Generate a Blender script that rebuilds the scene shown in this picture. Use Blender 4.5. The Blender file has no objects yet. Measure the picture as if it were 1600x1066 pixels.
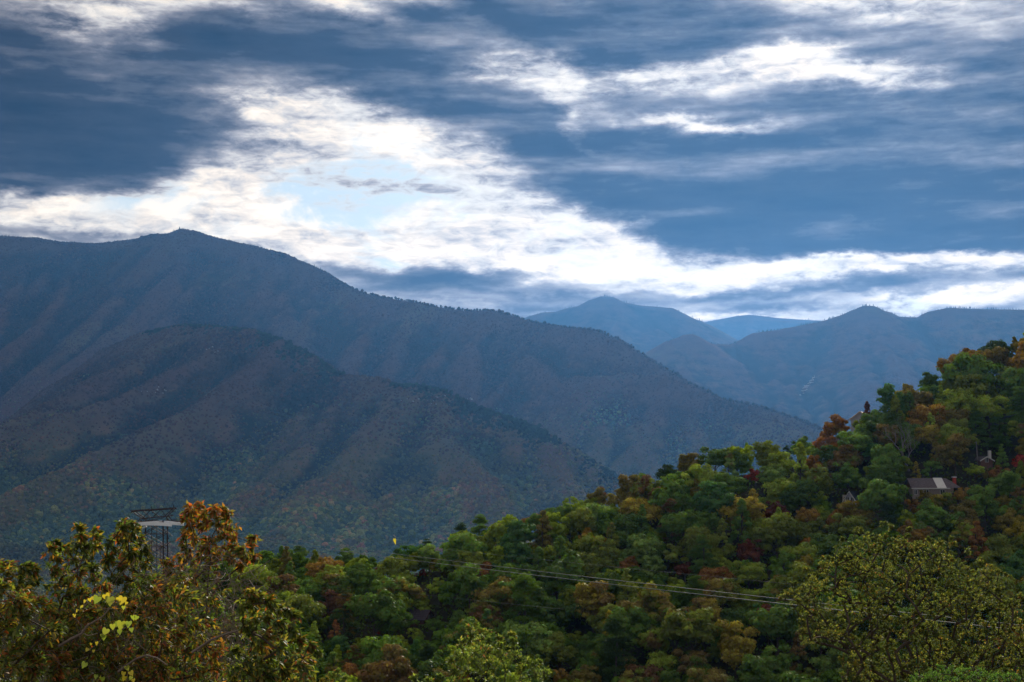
import bpy, math, random
import numpy as np
from mathutils import Vector, Matrix

scene = bpy.context.scene
COL = scene.collection
rad = math.radians
RNG = np.random.default_rng(11)
random.seed(5)

# ---------------------------------------------------------------- camera
PITCH = rad(4.81)
FPX = 2222.2
HZ = 720.0
cam_d = bpy.data.cameras.new('camera')
cam_d.lens = 50; cam_d.sensor_width = 36
cam_d.clip_start = 0.5; cam_d.clip_end = 120000
cam = bpy.data.objects.new('camera', cam_d)
COL.objects.link(cam)
cam.rotation_euler = (math.pi / 2 + PITCH, 0, 0)
scene.camera = cam
CP, SP = math.cos(PITCH), math.sin(PITCH)

def P(x, y, D):
    """world point at forward distance D (metres) seen in the direction of photo pixel x, y"""
    cx = (x - 800) / FPX; cy = (533 - y) / FPX
    q = CP - cy * SP
    return (cx * D / q, D, (SP + cy * CP) / q * D)

def proj(X, Y, Z):
    dep = Y * CP + Z * SP
    return 800 + FPX * X / dep, 533 - FPX * (Z * CP - Y * SP) / dep

# ---------------------------------------------------------------- sun, sky, exposure
SUN_AZ, SUN_EL = rad(11.0), rad(23)
SUN_DIR = Vector((math.sin(SUN_AZ) * math.cos(SUN_EL), math.cos(SUN_AZ) * math.cos(SUN_EL), math.sin(SUN_EL)))
sun_d = bpy.data.lights.new('sun', 'SUN')
sun_d.energy = 4.9; sun_d.angle = rad(9); sun_d.color = (1.0, 0.89, 0.74)
sun = bpy.data.objects.new('sun', sun_d); COL.objects.link(sun)
sun.location = (0, 0, 60)
sun.rotation_euler = SUN_DIR.to_track_quat('Z', 'Y').to_euler()

scene.view_settings.view_transform = 'Standard'
scene.view_settings.look = 'None'
scene.view_settings.exposure = 0.68
scene.view_settings.gamma = 1.0
scene.view_settings.use_curve_mapping = False
scene.cycles.use_denoising = True
scene.cycles.max_bounces = 6
scene.cycles.diffuse_bounces = 2
scene.cycles.glossy_bounces = 2
scene.cycles.transmission_bounces = 4
scene.cycles.volume_bounces = 0
scene.cycles.transparent_max_bounces = 4
scene.cycles.sample_clamp_indirect = 4

class NT:
    def __init__(s, tree): s.t = tree; s.n = tree.nodes; s.l = tree.links
    def new(s, typ, **kw):
        n = s.n.new(typ)
        for k, v in kw.items(): setattr(n, k, v)
        return n
    def link(s, a, b): s.l.new(a, b)
    def set(s, sock, v):
        if hasattr(v, 'is_output') or isinstance(v, bpy.types.NodeSocket): s.link(v, sock)
        else: sock.default_value = v
    def math(s, op, a, b=None, c=None, clamp=False):
        n = s.new('ShaderNodeMath', operation=op, use_clamp=clamp)
        s.set(n.inputs[0], a)
        if b is not None: s.set(n.inputs[1], b)
        if c is not None: s.set(n.inputs[2], c)
        return n.outputs[0]
    def vmath(s, op, a, b=None, out=0):
        n = s.new('ShaderNodeVectorMath', operation=op)
        s.set(n.inputs[0], a)
        if b is not None: s.set(n.inputs[1], b)
        return n.outputs[out]
    def mapping(s, v, loc=(0, 0, 0), rot=(0, 0, 0), scale=(1, 1, 1), typ='POINT'):
        n = s.new('ShaderNodeMapping', vector_type=typ)
        s.link(v, n.inputs[0])
        n.inputs[1].default_value = loc; n.inputs[2].default_value = rot; n.inputs[3].default_value = scale
        return n.outputs[0]
    def noise(s, v, scale=1, detail=4, rough=0.5, dist=0, out=0):
        n = s.new('ShaderNodeTexNoise')
        s.link(v, n.inputs['Vector'])
        n.inputs['Scale'].default_value = scale; n.inputs['Detail'].default_value = detail
        n.inputs['Roughness'].default_value = rough; n.inputs['Distortion'].default_value = dist
        return n.outputs[out]
    def ramp(s, f, stops, interp='LINEAR'):
        n = s.new('ShaderNodeValToRGB'); r = n.color_ramp; r.interpolation = interp
        while len(r.elements) > 2: r.elements.remove(r.elements[-1])
        for i, (p, c) in enumerate(stops):
            e = r.elements[i] if i < 2 else r.elements.new(p)
            e.position = p; e.color = (*c, 1)
        s.set(n.inputs[0], f)
        return n.outputs[0]
    def mix(s, f, a, b, blend='MIX'):
        n = s.new('ShaderNodeMix', data_type='RGBA', blend_type=blend)
        s.set(n.inputs[0], f)
        for k, v in ((6, a), (7, b)):
            if isinstance(v, tuple): v = (*v, 1) if len(v) == 3 else v
            s.set(n.inputs[k], v)
        return n.outputs[2]
    def maprange(s, v, a, b, c=0, d=1, smooth=False):
        n = s.new('ShaderNodeMapRange')
        if smooth: n.interpolation_type = 'SMOOTHSTEP'
        s.set(n.inputs[0], v)
        for i, q in enumerate((a, b, c, d)): n.inputs[i + 1].default_value = q
        return n.outputs[0]

def build_world():
    w = bpy.data.worlds.new('World'); scene.world = w; w.use_nodes = True
    w.node_tree.nodes.clear()
    T = NT(w.node_tree)
    d = T.new('ShaderNodeTexCoord').outputs['Generated']
    sx = T.new('ShaderNodeSeparateXYZ'); T.link(d, sx.inputs[0])
    az = T.math('MULTIPLY', T.math('ARCTAN2', sx.outputs[0], sx.outputs[1]), 22.22)
    el = T.math('MULTIPLY', T.math('ARCSINE', sx.outputs[2]), 22.22)
    cb = T.new('ShaderNodeCombineXYZ'); T.link(az, cb.inputs[0]); T.link(el, cb.inputs[1])
    # soft streaky cloud texture: features stretched along the wind, slightly tilted
    dirt = T.mapping(d, rot=(0, rad(11), 0), scale=(1, 1, 3.6))
    warpc = T.noise(dirt, 5, 3, 0.55, 0, out=1)
    warpf = T.noise(T.mapping(d, rot=(0, rad(24), 0), scale=(1, 1, 2.2)), 20, 5, 0.6, 0, out=1)
    half = (0.5, 0.5, 0.5)
    wv = T.vmath('MULTIPLY', T.vmath('SUBTRACT', warpc, half), (1.9, 0.6, 0))
    wf = T.vmath('MULTIPLY', T.vmath('SUBTRACT', warpf, half), (1.8, 0.7, 0))
    V = T.vmath('ADD', T.vmath('ADD', cb.outputs[0], wv), wf)
    acc = None
    for bi, (x, y, rx, ry, rot, amp) in enumerate(BLOBS):
        if bi and bi % 8 == 0:      # keeps the node stack small: the next batch waits for this sum
            tiny = T.vmath('SCALE', (1.0, 1.0, 1.0)); T.link(T.math('MULTIPLY', acc, 1e-7), tiny.node.inputs[3])
            V = T.vmath('ADD', V, tiny)
        X, Y, Z = P(x, y, 1.0)
        n = math.sqrt(X * X + Y * Y + Z * Z)
        loc = (math.atan2(X, Y) * 22.22, math.asin(Z / n) * 22.22, 0)
        m = T.mapping(V, loc=loc, rot=(0, 0, rad(-rot)), scale=(rx / 100, ry / 100, 1), typ='TEXTURE')
        q = T.vmath('DOT_PRODUCT', m, m, out='Value')
        g = T.math('POWER', 0.36788, q)
        acc = T.math('MULTIPLY', g, amp) if acc is None else T.math('ADD', acc, T.math('MULTIPLY', g, amp))
    n1 = T.noise(T.mapping(d, rot=(0, rad(5), 0), scale=(1, 1, 8)), 3.6, 4, 0.5, 0.15)
    n2 = T.noise(T.mapping(d, loc=(3.7, 1.1, 0.4), rot=(0, rad(20), 0), scale=(1, 1, 5.0)), 12, 7, 0.6, 0.5)
    n3 = T.noise(T.mapping(d, rot=(0, rad(28), 0), scale=(1, 1, 2.6)), 60, 6, 0.62, 0.5)
    n5 = T.noise(T.mapping(d, rot=(0, rad(3), 0), scale=(1, 1, 7)), 14, 3, 0.5, 0.1)
    wisp = T.maprange(acc, 0.25, -0.15, 0.30, 1.0, True)      # thick cloud is smooth, thin cloud is torn
    C = T.math('MULTIPLY_ADD', T.math('SMOOTH_MAX', T.math('SMOOTH_MIN', acc, 0.50, 0.3), -0.40, 0.30), 0.72, 0.385)  # low base thins the unseen cloud overhead, added light for the hillside
    C = T.math('ADD', C, T.math('MULTIPLY', T.math('SUBTRACT', n1, 0.5), 0.85))
    C = T.math('ADD', C, T.math('MULTIPLY', T.math('SUBTRACT', n5, 0.5), 0.66))
    C = T.math('ADD', C, T.math('MULTIPLY', wisp, T.math('ADD', T.math('MULTIPLY', T.math('SUBTRACT', n2, 0.5), 0.95), T.math('MULTIPLY', T.math('SUBTRACT', n3, 0.5), 0.75))))
    # thickness of the cloud -> radiance it lets through
    cloud = T.ramp(C, [(0.0, (0.78, 0.675, 0.55)), (0.15, (0.62, 0.54, 0.45)), (0.27, (0.43, 0.40, 0.375)),
                       (0.38, (0.265, 0.250, 0.250)), (0.49, (0.150, 0.144, 0.158)), (0.61, (0.066, 0.068, 0.084)),
                       (0.74, (0.018, 0.023, 0.038)), (1.0, (0.004, 0.009, 0.022))])
    sky = T.new('ShaderNodeTexSky', sky_type='NISHITA')
    sky.sun_disc = False; sky.sun_elevation = SUN_EL; sky.sun_rotation = SUN_AZ
    sky.altitude = 400; sky.air_density = 1.0; sky.dust_density = 1.2; sky.ozone_density = 1.5
    # clear gaps only where the cloud is thin
    thin = T.maprange(C, 0.36, 0.06, 0, 1, True)
    n4 = T.noise(T.mapping(d, rot=(0, rad(20), 0), scale=(1, 1, 2.4)), 9, 8, 0.6, 0.5)
    gap = T.maprange(n4, 0.46, 0.60, 0, 0.85, True)
    gm = None
    for (x, y, rx, ry, rot, amp) in GAPS:
        X, Y, Z = P(x, y, 1.0); n = math.sqrt(X * X + Y * Y + Z * Z)
        loc = (math.atan2(X, Y) * 22.22, math.asin(Z / n) * 22.22, 0)
        m = T.mapping(V, loc=loc, rot=(0, 0, rad(-rot)), scale=(rx / 100, ry / 100, 1), typ='TEXTURE')
        q = T.vmath('DOT_PRODUCT', m, m, out='Value')
        g = T.math('POWER', 0.36788, q)
        gm = T.math('MULTIPLY', g, amp) if gm is None else T.math('MULTIPLY_ADD', g, amp, gm)
    gap = T.math('MULTIPLY', T.math('MULTIPLY', gap, thin), T.math('ADD', gm, 0.25, clamp=True))
    skyc = T.mix(0.88, sky.outputs[0], (2.6, 3.75, 4.5))       # thin veil over the blue
    c10 = T.vmath('SCALE', cloud); c10n = c10.node; c10n.inputs[3].default_value = 10.0
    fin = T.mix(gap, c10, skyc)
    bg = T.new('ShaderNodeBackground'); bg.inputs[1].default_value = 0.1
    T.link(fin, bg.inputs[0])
    out = T.new('ShaderNodeOutputWorld'); T.link(bg.outputs[0], out.inputs[0])
    w.cycles.sampling_method = 'MANUAL'; w.cycles.sample_map_resolution = 512

# where the cloud deck is thick (+) and thin (-): photo direction x, y, half-axes, tilt, amount
BLOBS = [
    (110, 170, 330, 95, -2, 0.40), (30, 250, 260, 60, 0, 0.22), (230, 245, 120, 35, -4, 0.22), (450, 85, 200, 55, 4, 0.38), (590, 105, 150, 40, 12, 0.16), (700, 165, 190, 34, 14, 0.36),
    (0, 100, 110, 90, 0, 0.16), (90, 295, 150, 16, 4, 0.26), (190, 270, 120, 26, 0, 0.22), (140, 22, 90, 36, 0, -0.55), (225, 35, 60, 26, 20, -0.2), (340, 5, 110, 16, 6, -0.30), (60, 60, 40, 60, 0, 0.12),
    (870, 45, 230, 42, 3, 0.34), (1100, 55, 200, 42, 4, 0.24), (560, 22, 110, 16, 14, -0.34), (680, 12, 120, 16, 10, -0.26), (750, 45, 60, 16, 20, -0.26), (1220, 40, 110, 14, 6, 0.12), (1330, 6, 170, 22, 0, -0.34),
    (1520, 130, 220, 70, 0, 0.18), (1420, 235, 300, 50, 0, 0.26), (1300, 290, 330, 60, 0, 0.32), (1560, 320, 260, 60, 0, 0.30), (1100, 330, 240, 34, 4, 0.30), (1200, 375, 260, 24, 2, 0.24), (1500, 385, 280, 22, 0, 0.26),
    (1010, 160, 130, 20, 8, 0.30), (1180, 165, 180, 22, 2, 0.22), (850, 235, 95, 26, 14, 0.42), (700, 245, 50, 12, 10, 0.25), (950, 275, 130, 28, 14, 0.30), (1050, 235, 160, 24, 6, 0.24), (860, 180, 60, 14, 26, 0.26),
    (820, 105, 90, 24, 10, -0.42), (880, 130, 60, 26, 40, -0.34), (905, 205, 55, 16, 38, -0.5), (1010, 112, 170, 22, 2, -0.42), (1080, 92, 90, 12, 0, -0.25), (1290, 112, 150, 24, 12, -0.66), (1250, 85, 80, 16, 10, -0.25), (1080, 194, 100, 13, 3, -0.78), (1400, 125, 110, 14, 4, -0.25),
    (600, 205, 200, 48, 14, -0.46), (480, 200, 110, 60, 26, -0.30), (430, 165, 60, 22, 10, -0.25), (700, 290, 220, 50, 22, -0.42), (400, 290, 220, 55, 5, -0.42), (150, 322, 210, 20, 3, -0.52), (40, 330, 120, 18, 0, -0.25), (250, 330, 150, 22, 0, -0.3),
    (800, 340, 200, 40, 12, -0.40), (620, 360, 230, 44, 0, -0.30), (900, 385, 220, 26, 2, -0.40), (1050, 400, 200, 14, 2, -0.35), (1230, 420, 280, 12, 1, -0.62), (1480, 412, 200, 10, 1, -0.55), (1120, 445, 140, 9, 0, -0.42), (1360, 440, 90, 8, 0, 0.2), (1560, 462, 130, 14, 0, -0.50), (1440, 470, 60, 8, 0, -0.3),
    (690, 432, 120, 16, 2, 0.36), (640, 455, 90, 12, 0, 0.2), (830, 455, 180, 8, 0, 0.30), (900, 470, 120, 8, 0, 0.26), (720, 470, 80, 7, 0, 0.22), (1290, 455, 230, 8, 0, 0.36), (1180, 475, 160, 7, 0, 0.26), (1080, 490, 120, 7, 0, -0.34), (940, 435, 120, 9, 0, 0.2),
    (110, 365, 110, 9, 0, 0.36), (70, 345, 60, 6, 0, 0.25), (560, 425, 60, 10, 6, 0.16), (1000, 350, 60, 10, 4, -0.2)]
BLOBS += [(660, 330, 330, 60, 10, -0.26), (450, 330, 300, 50, 0, -0.34), (860, 405, 240, 22, 2, -0.26), (540, 240, 170, 60, 22, -0.22), (1250, 415, 330, 14, 0, -0.2),
          (120, 350, 260, 18, 0, -0.22), (960, 130, 200, 34, 6, -0.16), (1330, 95, 120, 22, 12, -0.16), (600, 400, 200, 24, 0, -0.22), (1330, 200, 260, 40, 2, 0.14), (330, 130, 160, 60, 0, 0.16)]
BLOBS += [(800, 250, 1400, 420, 0, 0.13), (1400, 270, 420, 120, 0, 0.36), (1150, 330, 260, 50, 0, 0.12), (900, 40, 280, 50, 0, 0.24), (60, 190, 260, 100, 0, 0.08)]  # first blob thickens cloud across the whole view, offsetting the thinned base
GAPS = [(430, 320, 260, 60, 10, 1.0), (600, 290, 180, 60, 20, 0.9), (1000, 330, 120, 30, 0, 0.3), (560, 385, 190, 34, 0, 0.8), (250, 315, 120, 20, 0, 0.3), (1480, 460, 160, 20, 0, 0.6)]
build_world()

# ---------------------------------------------------------------- helpers
def tag(o, label=None, cat=None, group=None, kind=None):
    if label: o['label'] = label
    if cat: o['category'] = cat
    if group: o['group'] = group
    if kind: o['kind'] = kind
    return o

def empty(name, loc, label=None, cat=None, group=None, rz=0.0):
    o = bpy.data.objects.new(name, None); COL.objects.link(o)
    o.location = loc; o.rotation_euler = (0, 0, rz); o.empty_display_size = 0.5
    return tag(o, label, cat, group)

def link(name, me, mat=None, parent=None, loc=None):
    o = bpy.data.objects.new(name, me); COL.objects.link(o)
    if mat is not None and not me.materials: me.materials.append(mat)
    if parent is not None: o.parent = parent
    if loc is not None: o.location = loc
    return o

def fast_mesh(name, verts, faces, attrs=None, smooth=False, uniform=True):
    """verts (n,3), faces (m,k) arrays; attrs: name -> (n,) floats or (n,4) colours on points"""
    me = bpy.data.meshes.new(name)
    verts = np.asarray(verts, np.float32); faces = np.asarray(faces, np.int32)
    k = faces.shape[1]; m = len(faces)
    me.vertices.add(len(verts)); me.vertices.foreach_set('co', verts.ravel())
    me.loops.add(m * k); me.loops.foreach_set('vertex_index', faces.ravel())
    me.polygons.add(m); me.polygons.foreach_set('loop_start', np.arange(0, m * k, k, dtype=np.int32))
    if smooth: me.polygons.foreach_set('use_smooth', np.ones(m, bool))
    me.update(calc_edges=True)
    for an, av in (attrs or {}).items():
        av = np.asarray(av, np.float32)
        if av.ndim == 1:
            a = me.attributes.new(an, 'FLOAT', 'POINT'); a.data.foreach_set('value', av)
        else:
            a = me.attributes.new(an, 'FLOAT_COLOR', 'POINT'); a.data.foreach_set('color', av.ravel())
    return me

class MB:
    """collects simple shapes in one mesh"""
    def __init__(s): s.v = []; s.f = []
    def add(s, vs, fs):
        b = len(s.v); s.v += [tuple(v) for v in vs]; s.f += [tuple(i + b for i in f) for f in fs]
    def box(s, x0, x1, y0, y1, z0, z1):
        s.add([(x0, y0, z0), (x1, y0, z0), (x1, y1, z0), (x0, y1, z0), (x0, y0, z1), (x1, y0, z1), (x1, y1, z1), (x0, y1, z1)],
              [(0, 3, 2, 1), (4, 5, 6, 7), (0, 1, 5, 4), (1, 2, 6, 5), (2, 3, 7, 6), (3, 0, 4, 7)])
    def bar(s, a, b, r, n=5, r2=None):
        a = Vector(a); b = Vector(b); d = (b - a).normalized()
        u = d.orthogonal().normalized(); w = d.cross(u); r2 = r if r2 is None else r2
        vs = [a + (u * math.cos(2 * math.pi * i / n) + w * math.sin(2 * math.pi * i / n)) * r for i in range(n)]
        vs += [b + (u * math.cos(2 * math.pi * i / n) + w * math.sin(2 * math.pi * i / n)) * r2 for i in range(n)]
        fs = [(i, (i + 1) % n, n + (i + 1) % n, n + i) for i in range(n)] + [tuple(range(n))[::-1], tuple(range(n, 2 * n))]
        s.add(vs, fs)
    def prism(s, poly, d0, d1, axis='y'):
        """extrude a polygon given in the x-z plane from y=d0 to y=d1"""
        n = len(poly)
        vs = [(x, d0, z) for x, z in poly] + [(x, d1, z) for x, z in poly]
        s.add(vs, [tuple(range(n)), tuple(range(n, 2 * n))[::-1]] + [(i, n + i, n + (i + 1) % n, (i + 1) % n) for i in range(n)])
    def build(s, name, mat, parent=None):
        me = bpy.data.meshes.new(name); me.from_pydata(s.v, [], s.f); me.validate(); me.update()
        return link(name, me, mat, parent)

def tube_mesh_data(polys, n=5):
    """polys: list of (pts (k,3), radii (k,)) -> verts, quads"""
    V = []; F = []; b = 0
    ang = np.arange(n) * 2 * math.pi / n
    for pts, rr in polys:
        pts = np.asarray(pts, float); rr = np.asarray(rr, float); k = len(pts)
        t = np.gradient(pts, axis=0); t /= np.linalg.norm(t, axis=1)[:, None] + 1e-9
        ref = np.array([0.31, 0.87, 0.38]); u = np.cross(t, ref); u /= np.linalg.norm(u, axis=1)[:, None] + 1e-9
        w = np.cross(t, u)
        ring = pts[:, None, :] + rr[:, None, None] * (u[:, None, :] * np.cos(ang)[None, :, None] + w[:, None, :] * np.sin(ang)[None, :, None])
        V.append(ring.reshape(-1, 3))
        i = np.arange(k - 1)[:, None] * n; j = np.arange(n)[None, :]; j2 = (j + 1) % n
        q = np.stack([i + j, i + j2, i + n + j2, i + n + j], -1).reshape(-1, 4) + b
        F.append(q); b += k * n
    return np.concatenate(V), np.concatenate(F)

_perm = np.random.default_rng(3).permutation(512)
_grad = np.random.default_rng(4).normal(size=(512, 2)); _grad /= np.linalg.norm(_grad, axis=1)[:, None]
def pn(x, y, seed=0):
    x = np.asarray(x, float); y = np.asarray(y, float)
    xi = np.floor(x).astype(int); yi = np.floor(y).astype(int); fx = x - xi; fy = y - yi
    u = fx * fx * fx * (fx * (fx * 6 - 15) + 10); v = fy * fy * fy * (fy * (fy * 6 - 15) + 10)
    def g(ix, iy, dx, dy):
        h = _perm[(ix + _perm[(iy + seed * 37) & 511]) & 511]; q = _grad[h]
        return q[..., 0] * dx + q[..., 1] * dy
    a = g(xi, yi, fx, fy); b = g(xi + 1, yi, fx - 1, fy); c = g(xi, yi + 1, fx, fy - 1); d = g(xi + 1, yi + 1, fx - 1, fy - 1)
    return (a + (b - a) * u + (c + (d - c) * u - a - (b - a) * u) * v) * 1.5
def fbm(x, y, oct=4, seed=0, gain=0.5):
    s = 0; a = 1
    for i in range(oct):
        s = s + a * pn(x * 2 ** i, y * 2 ** i, seed + i); a *= gain
    return s

# ---------------------------------------------------------------- materials
def mat(name, col, rough=0.8, noise=None, spec=0.2, metal=0):
    m = bpy.data.materials.new(name); m.use_nodes = True
    T = NT(m.node_tree); b = T.n['Principled BSDF']
    b.inputs['Base Color'].default_value = (*col, 1); b.inputs['Roughness'].default_value = rough
    b.inputs['Specular IOR Level'].default_value = spec; b.inputs['Metallic'].default_value = metal
    if noise:
        sc, amt = noise
        tc = T.new('ShaderNodeTexCoord').outputs['Object']
        f = T.noise(tc, sc, 5, 0.6)
        lo = tuple(c * (1 - amt) for c in col); hi = tuple(min(1, c * (1 + amt)) for c in col)
        T.link(T.mix(T.maprange(f, 0.3, 0.7), lo, hi), b.inputs['Base Color'])
    return m

def foliage_mat(name, source, gloss=0.06, trans=0.35, rough=0.45):
    """source: 'object' = colour of the object, 'attr' = colour stored per leaf, 'inst' = colour of the instance"""
    m = bpy.data.materials.new(name); m.use_nodes = True
    T = NT(m.node_tree); T.n.clear()
    if source == 'object':
        oi = T.new('ShaderNodeObjectInfo'); base = oi.outputs['Color']; al = oi.outputs['Alpha']
        v = T.new('ShaderNodeAttribute', attribute_name='leafvar')
        sp = T.new('ShaderNodeSeparateXYZ'); T.link(v.outputs['Vector'], sp.inputs[0])
        r1, r2, hh = sp.outputs[0], sp.outputs[1], sp.outputs[2]     # per leaf, per bough, height in crown
        # some boughs have turned: yellow, orange or red patches
        rnd = oi.outputs['Random']
        tc = T.new('ShaderNodeTexCoord').outputs['Object']
        off = T.new('ShaderNodeCombineXYZ'); T.link(T.math('MULTIPLY', rnd, 57), off.inputs[0]); T.link(T.math('MULTIPLY', rnd, 31), off.inputs[2])
        pt = T.noise(T.vmath('ADD', tc, off.outputs[0]), 0.16, 2, 0.5)
        pm = T.math('ADD', pt, T.math('MULTIPLY', T.math('SUBTRACT', r2, 0.5), 0.25))
        pm = T.math('SUBTRACT', T.math('ADD', pm, T.math('MULTIPLY', hh, 0.10)), T.math('SUBTRACT', 0.98, T.math('MULTIPLY', al, 0.75)))
        pm = T.maprange(pm, -0.03, 0.06, 0, 0.9)
        turn = T.ramp(rnd, [(0, (0.14, 0.085, 0.022)), (0.3, (0.17, 0.13, 0.024)), (0.6, (0.12, 0.058, 0.024)), (0.75, (0.15, 0.105, 0.03)), (0.92, (0.12, 0.055, 0.024))], 'CONSTANT')
        base = T.mix(pm, base, turn)
        k = T.math('ADD', 0.50, T.math('ADD', T.math('MULTIPLY', r1, 0.45), T.math('MULTIPLY', r2, 0.65)))
        sc = T.vmath('SCALE', base); T.link(k, sc.node.inputs[3])
        hs = T.new('ShaderNodeHueSaturation'); T.link(sc, hs.inputs['Color'])
        T.link(T.maprange(r1, 0, 1, 0.47, 0.52), hs.inputs['Hue'])
        base = hs.outputs[0]
    elif source == 'inst':
        v = T.new('ShaderNodeAttribute', attribute_name='tint', attribute_type='INSTANCER'); base = v.outputs['Color']
        g = T.new('ShaderNodeNewGeometry')
        f = T.noise(g.outputs['Position'], 0.25, 3, 0.6)
        sc = T.vmath('SCALE', base); T.link(T.maprange(f, 0.3, 0.7, 0.6, 1.4), sc.node.inputs[3]); base = sc
    else:
        v = T.new('ShaderNodeAttribute', attribute_name='tint'); base = v.outputs['Color']
    di = T.new('ShaderNodeBsdfDiffuse'); T.link(base, di.inputs[0])
    tr = T.new('ShaderNodeBsdfTranslucent')
    tcol = T.mix(0.5, base, T.mix(1.0, base, (1.6, 1.5, 0.6), 'MULTIPLY')); T.link(tcol, tr.inputs[0])
    mx = T.new('ShaderNodeMixShader'); mx.inputs[0].default_value = trans
    T.link(di.outputs[0], mx.inputs[1]); T.link(tr.outputs[0], mx.inputs[2]); last = mx
    if gloss > 0:
        gl = T.new('ShaderNodeBsdfGlossy'); gl.inputs['Roughness'].default_value = rough; gl.inputs[0].default_value = (0.8, 0.85, 0.9, 1)
        m2 = T.new('ShaderNodeMixShader'); m2.inputs[0].default_value = gloss
        T.link(mx.outputs[0], m2.inputs[1]); T.link(gl.outputs[0], m2.inputs[2]); last = m2
    o = T.new('ShaderNodeOutputMaterial'); T.link(last.outputs[0], o.inputs[0])
    return m

def mountain_mat(name, far=False):
    m = bpy.data.materials.new(name); m.use_nodes = True
    T = NT(m.node_tree); b = T.n['Principled BSDF']; b.inputs['Roughness'].default_value = 1; b.inputs['Specular IOR Level'].default_value = 0
    g = T.new('ShaderNodeNewGeometry').outputs['Position']
    sp = T.new('ShaderNodeSeparateXYZ'); T.link(g, sp.inputs[0])
    big = T.noise(g, 0.0016, 4, 0.55, 0.3)
    mid = T.noise(g, 0.012, 6, 0.65)
    fine = T.noise(g, 0.07, 5, 0.7)
    low = T.ramp(T.math('ADD', T.math('MULTIPLY', mid, 0.7), T.math('MULTIPLY', fine, 0.3)),
                 [(0.32, (0.050, 0.062, 0.034)), (0.46, (0.095, 0.110, 0.052)), (0.54, (0.16, 0.135, 0.060)), (0.66, (0.22, 0.12, 0.06))])
    high = T.ramp(T.math('ADD', T.math('MULTIPLY', mid, 0.6), T.math('MULTIPLY', fine, 0.4)),
                  [(0.34, (0.022, 0.022, 0.018)), (0.48, (0.066, 0.042, 0.032)), (0.60, (0.115, 0.062, 0.042)), (0.72, (0.16, 0.09, 0.06))])
    h = T.math('ADD', T.maprange(sp.outputs[2], -140, 300), T.math('MULTIPLY', T.math('SUBTRACT', big, 0.5), 2.2), clamp=True)
    c = T.mix(h, low, high)
    ev = T.maprange(sp.outputs[2], 1000, 1400)
    c = T.mix(T.math('MULTIPLY', ev, 0.8), c, (0.022, 0.028, 0.024))
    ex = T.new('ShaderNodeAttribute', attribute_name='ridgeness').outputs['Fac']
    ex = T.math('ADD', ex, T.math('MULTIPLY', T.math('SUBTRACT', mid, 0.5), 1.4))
    c = T.mix(T.maprange(ex, 0.2, -0.8, 0, 0.9), c, (0.014, 0.022, 0.014))  # dark cove woods, deepened further as painted relief shade
    c = T.mix(T.maprange(ex, 0.1, 0.9, 0, 0.7), c, T.mix(h, (0.115, 0.105, 0.050), (0.105, 0.062, 0.048)))  # brown spur scrub, lightened as painted relief light
    # pale rock and burnt patches
    rk = T.maprange(T.noise(T.mapping(g, scale=(1, 1, 2.5)), 0.02, 6, 0.7), 0.70, 0.76)
    c = T.mix(T.math('MULTIPLY', rk, 0.6), c, (0.15, 0.125, 0.105))
    T.link(c, b.inputs['Base Color'])
    bp = T.new('ShaderNodeBump'); bp.inputs['Strength'].default_value = 1.0; bp.inputs['Distance'].default_value = 14.0
    T.link(T.math('ADD', fine, T.math('MULTIPLY', mid, 0.6)), bp.inputs['Height']); T.link(bp.outputs[0], b.inputs['Normal'])
    return m

M = {}
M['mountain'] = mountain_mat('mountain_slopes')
M['bark'] = mat('bark', (0.075, 0.058, 0.045), 0.9, (3, 0.5))
M['palebark'] = mat('weathered_dead_wood', (0.22, 0.20, 0.185), 0.9, (2, 0.3))
M['soil'] = mat('forest_floor', (0.030, 0.028, 0.016), 1.0, (0.15, 0.6), spec=0)
M['leaf_obj'] = foliage_mat('foliage', 'object', 0.012, 0.25)
M['leaf_attr'] = foliage_mat('near_leaves', 'attr', 0.035, 0.48, 0.5)
M['leaf_wood'] = foliage_mat('woodland_foliage', 'attr', 0.0, 0.25)
M['leaf_inst'] = foliage_mat('far_forest_foliage', 'inst', 0.0, 0.15)
# ================================================================ MOUNTAINS
def crest(pts):
    return [P(x, y, D) for x, y, D in pts]

def densify(pts, step):
    out = []
    for a, b in zip(pts[:-1], pts[1:]):
        a = np.array(a); b = np.array(b); n = max(1, int(np.linalg.norm(b - a) / step))
        for i in range(n): out.append(a + (b - a) * i / n)
    out.append(np.array(pts[-1])); return out

def spur(segs, p, ang, length, z_end, k, level, rng):
    """a side ridge running down from p; ang measured from -Y, z falls to z_end"""
    n = max(3, int(length / 170)); p = np.array(p, float); z0 = p[2]; side = 1 if rng.random() < 0.5 else -1
    cur = p.copy()
    for i in range(n):
        t = (i + 1) / n
        ang += rng.normal(0, 0.13)
        st = length / n
        nx = cur + np.array([math.sin(ang) * st, -math.cos(ang) * st, 0])
        nx[2] = z0 + (z_end - z0) * (t ** 0.88) + rng.normal(0, 9) * (1 - t)
        nx[2] = min(nx[2], cur[2] - 2)
        segs.append((*cur, *nx, k))
        if level > 0 and i < n - 1:
            a2 = ang + side * rng.uniform(0.55, 0.95); side = -side
            l2 = length * (1 - t) * rng.uniform(0.35, 0.6) + 130
            spur(segs, nx - np.array([0, 0, 4]), a2, l2, nx[2] - (nx[2] - z_end) * rng.uniform(0.55, 0.9) - l2 * 0.20, k * 1.08, level - 1, rng)
        cur = nx

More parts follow.
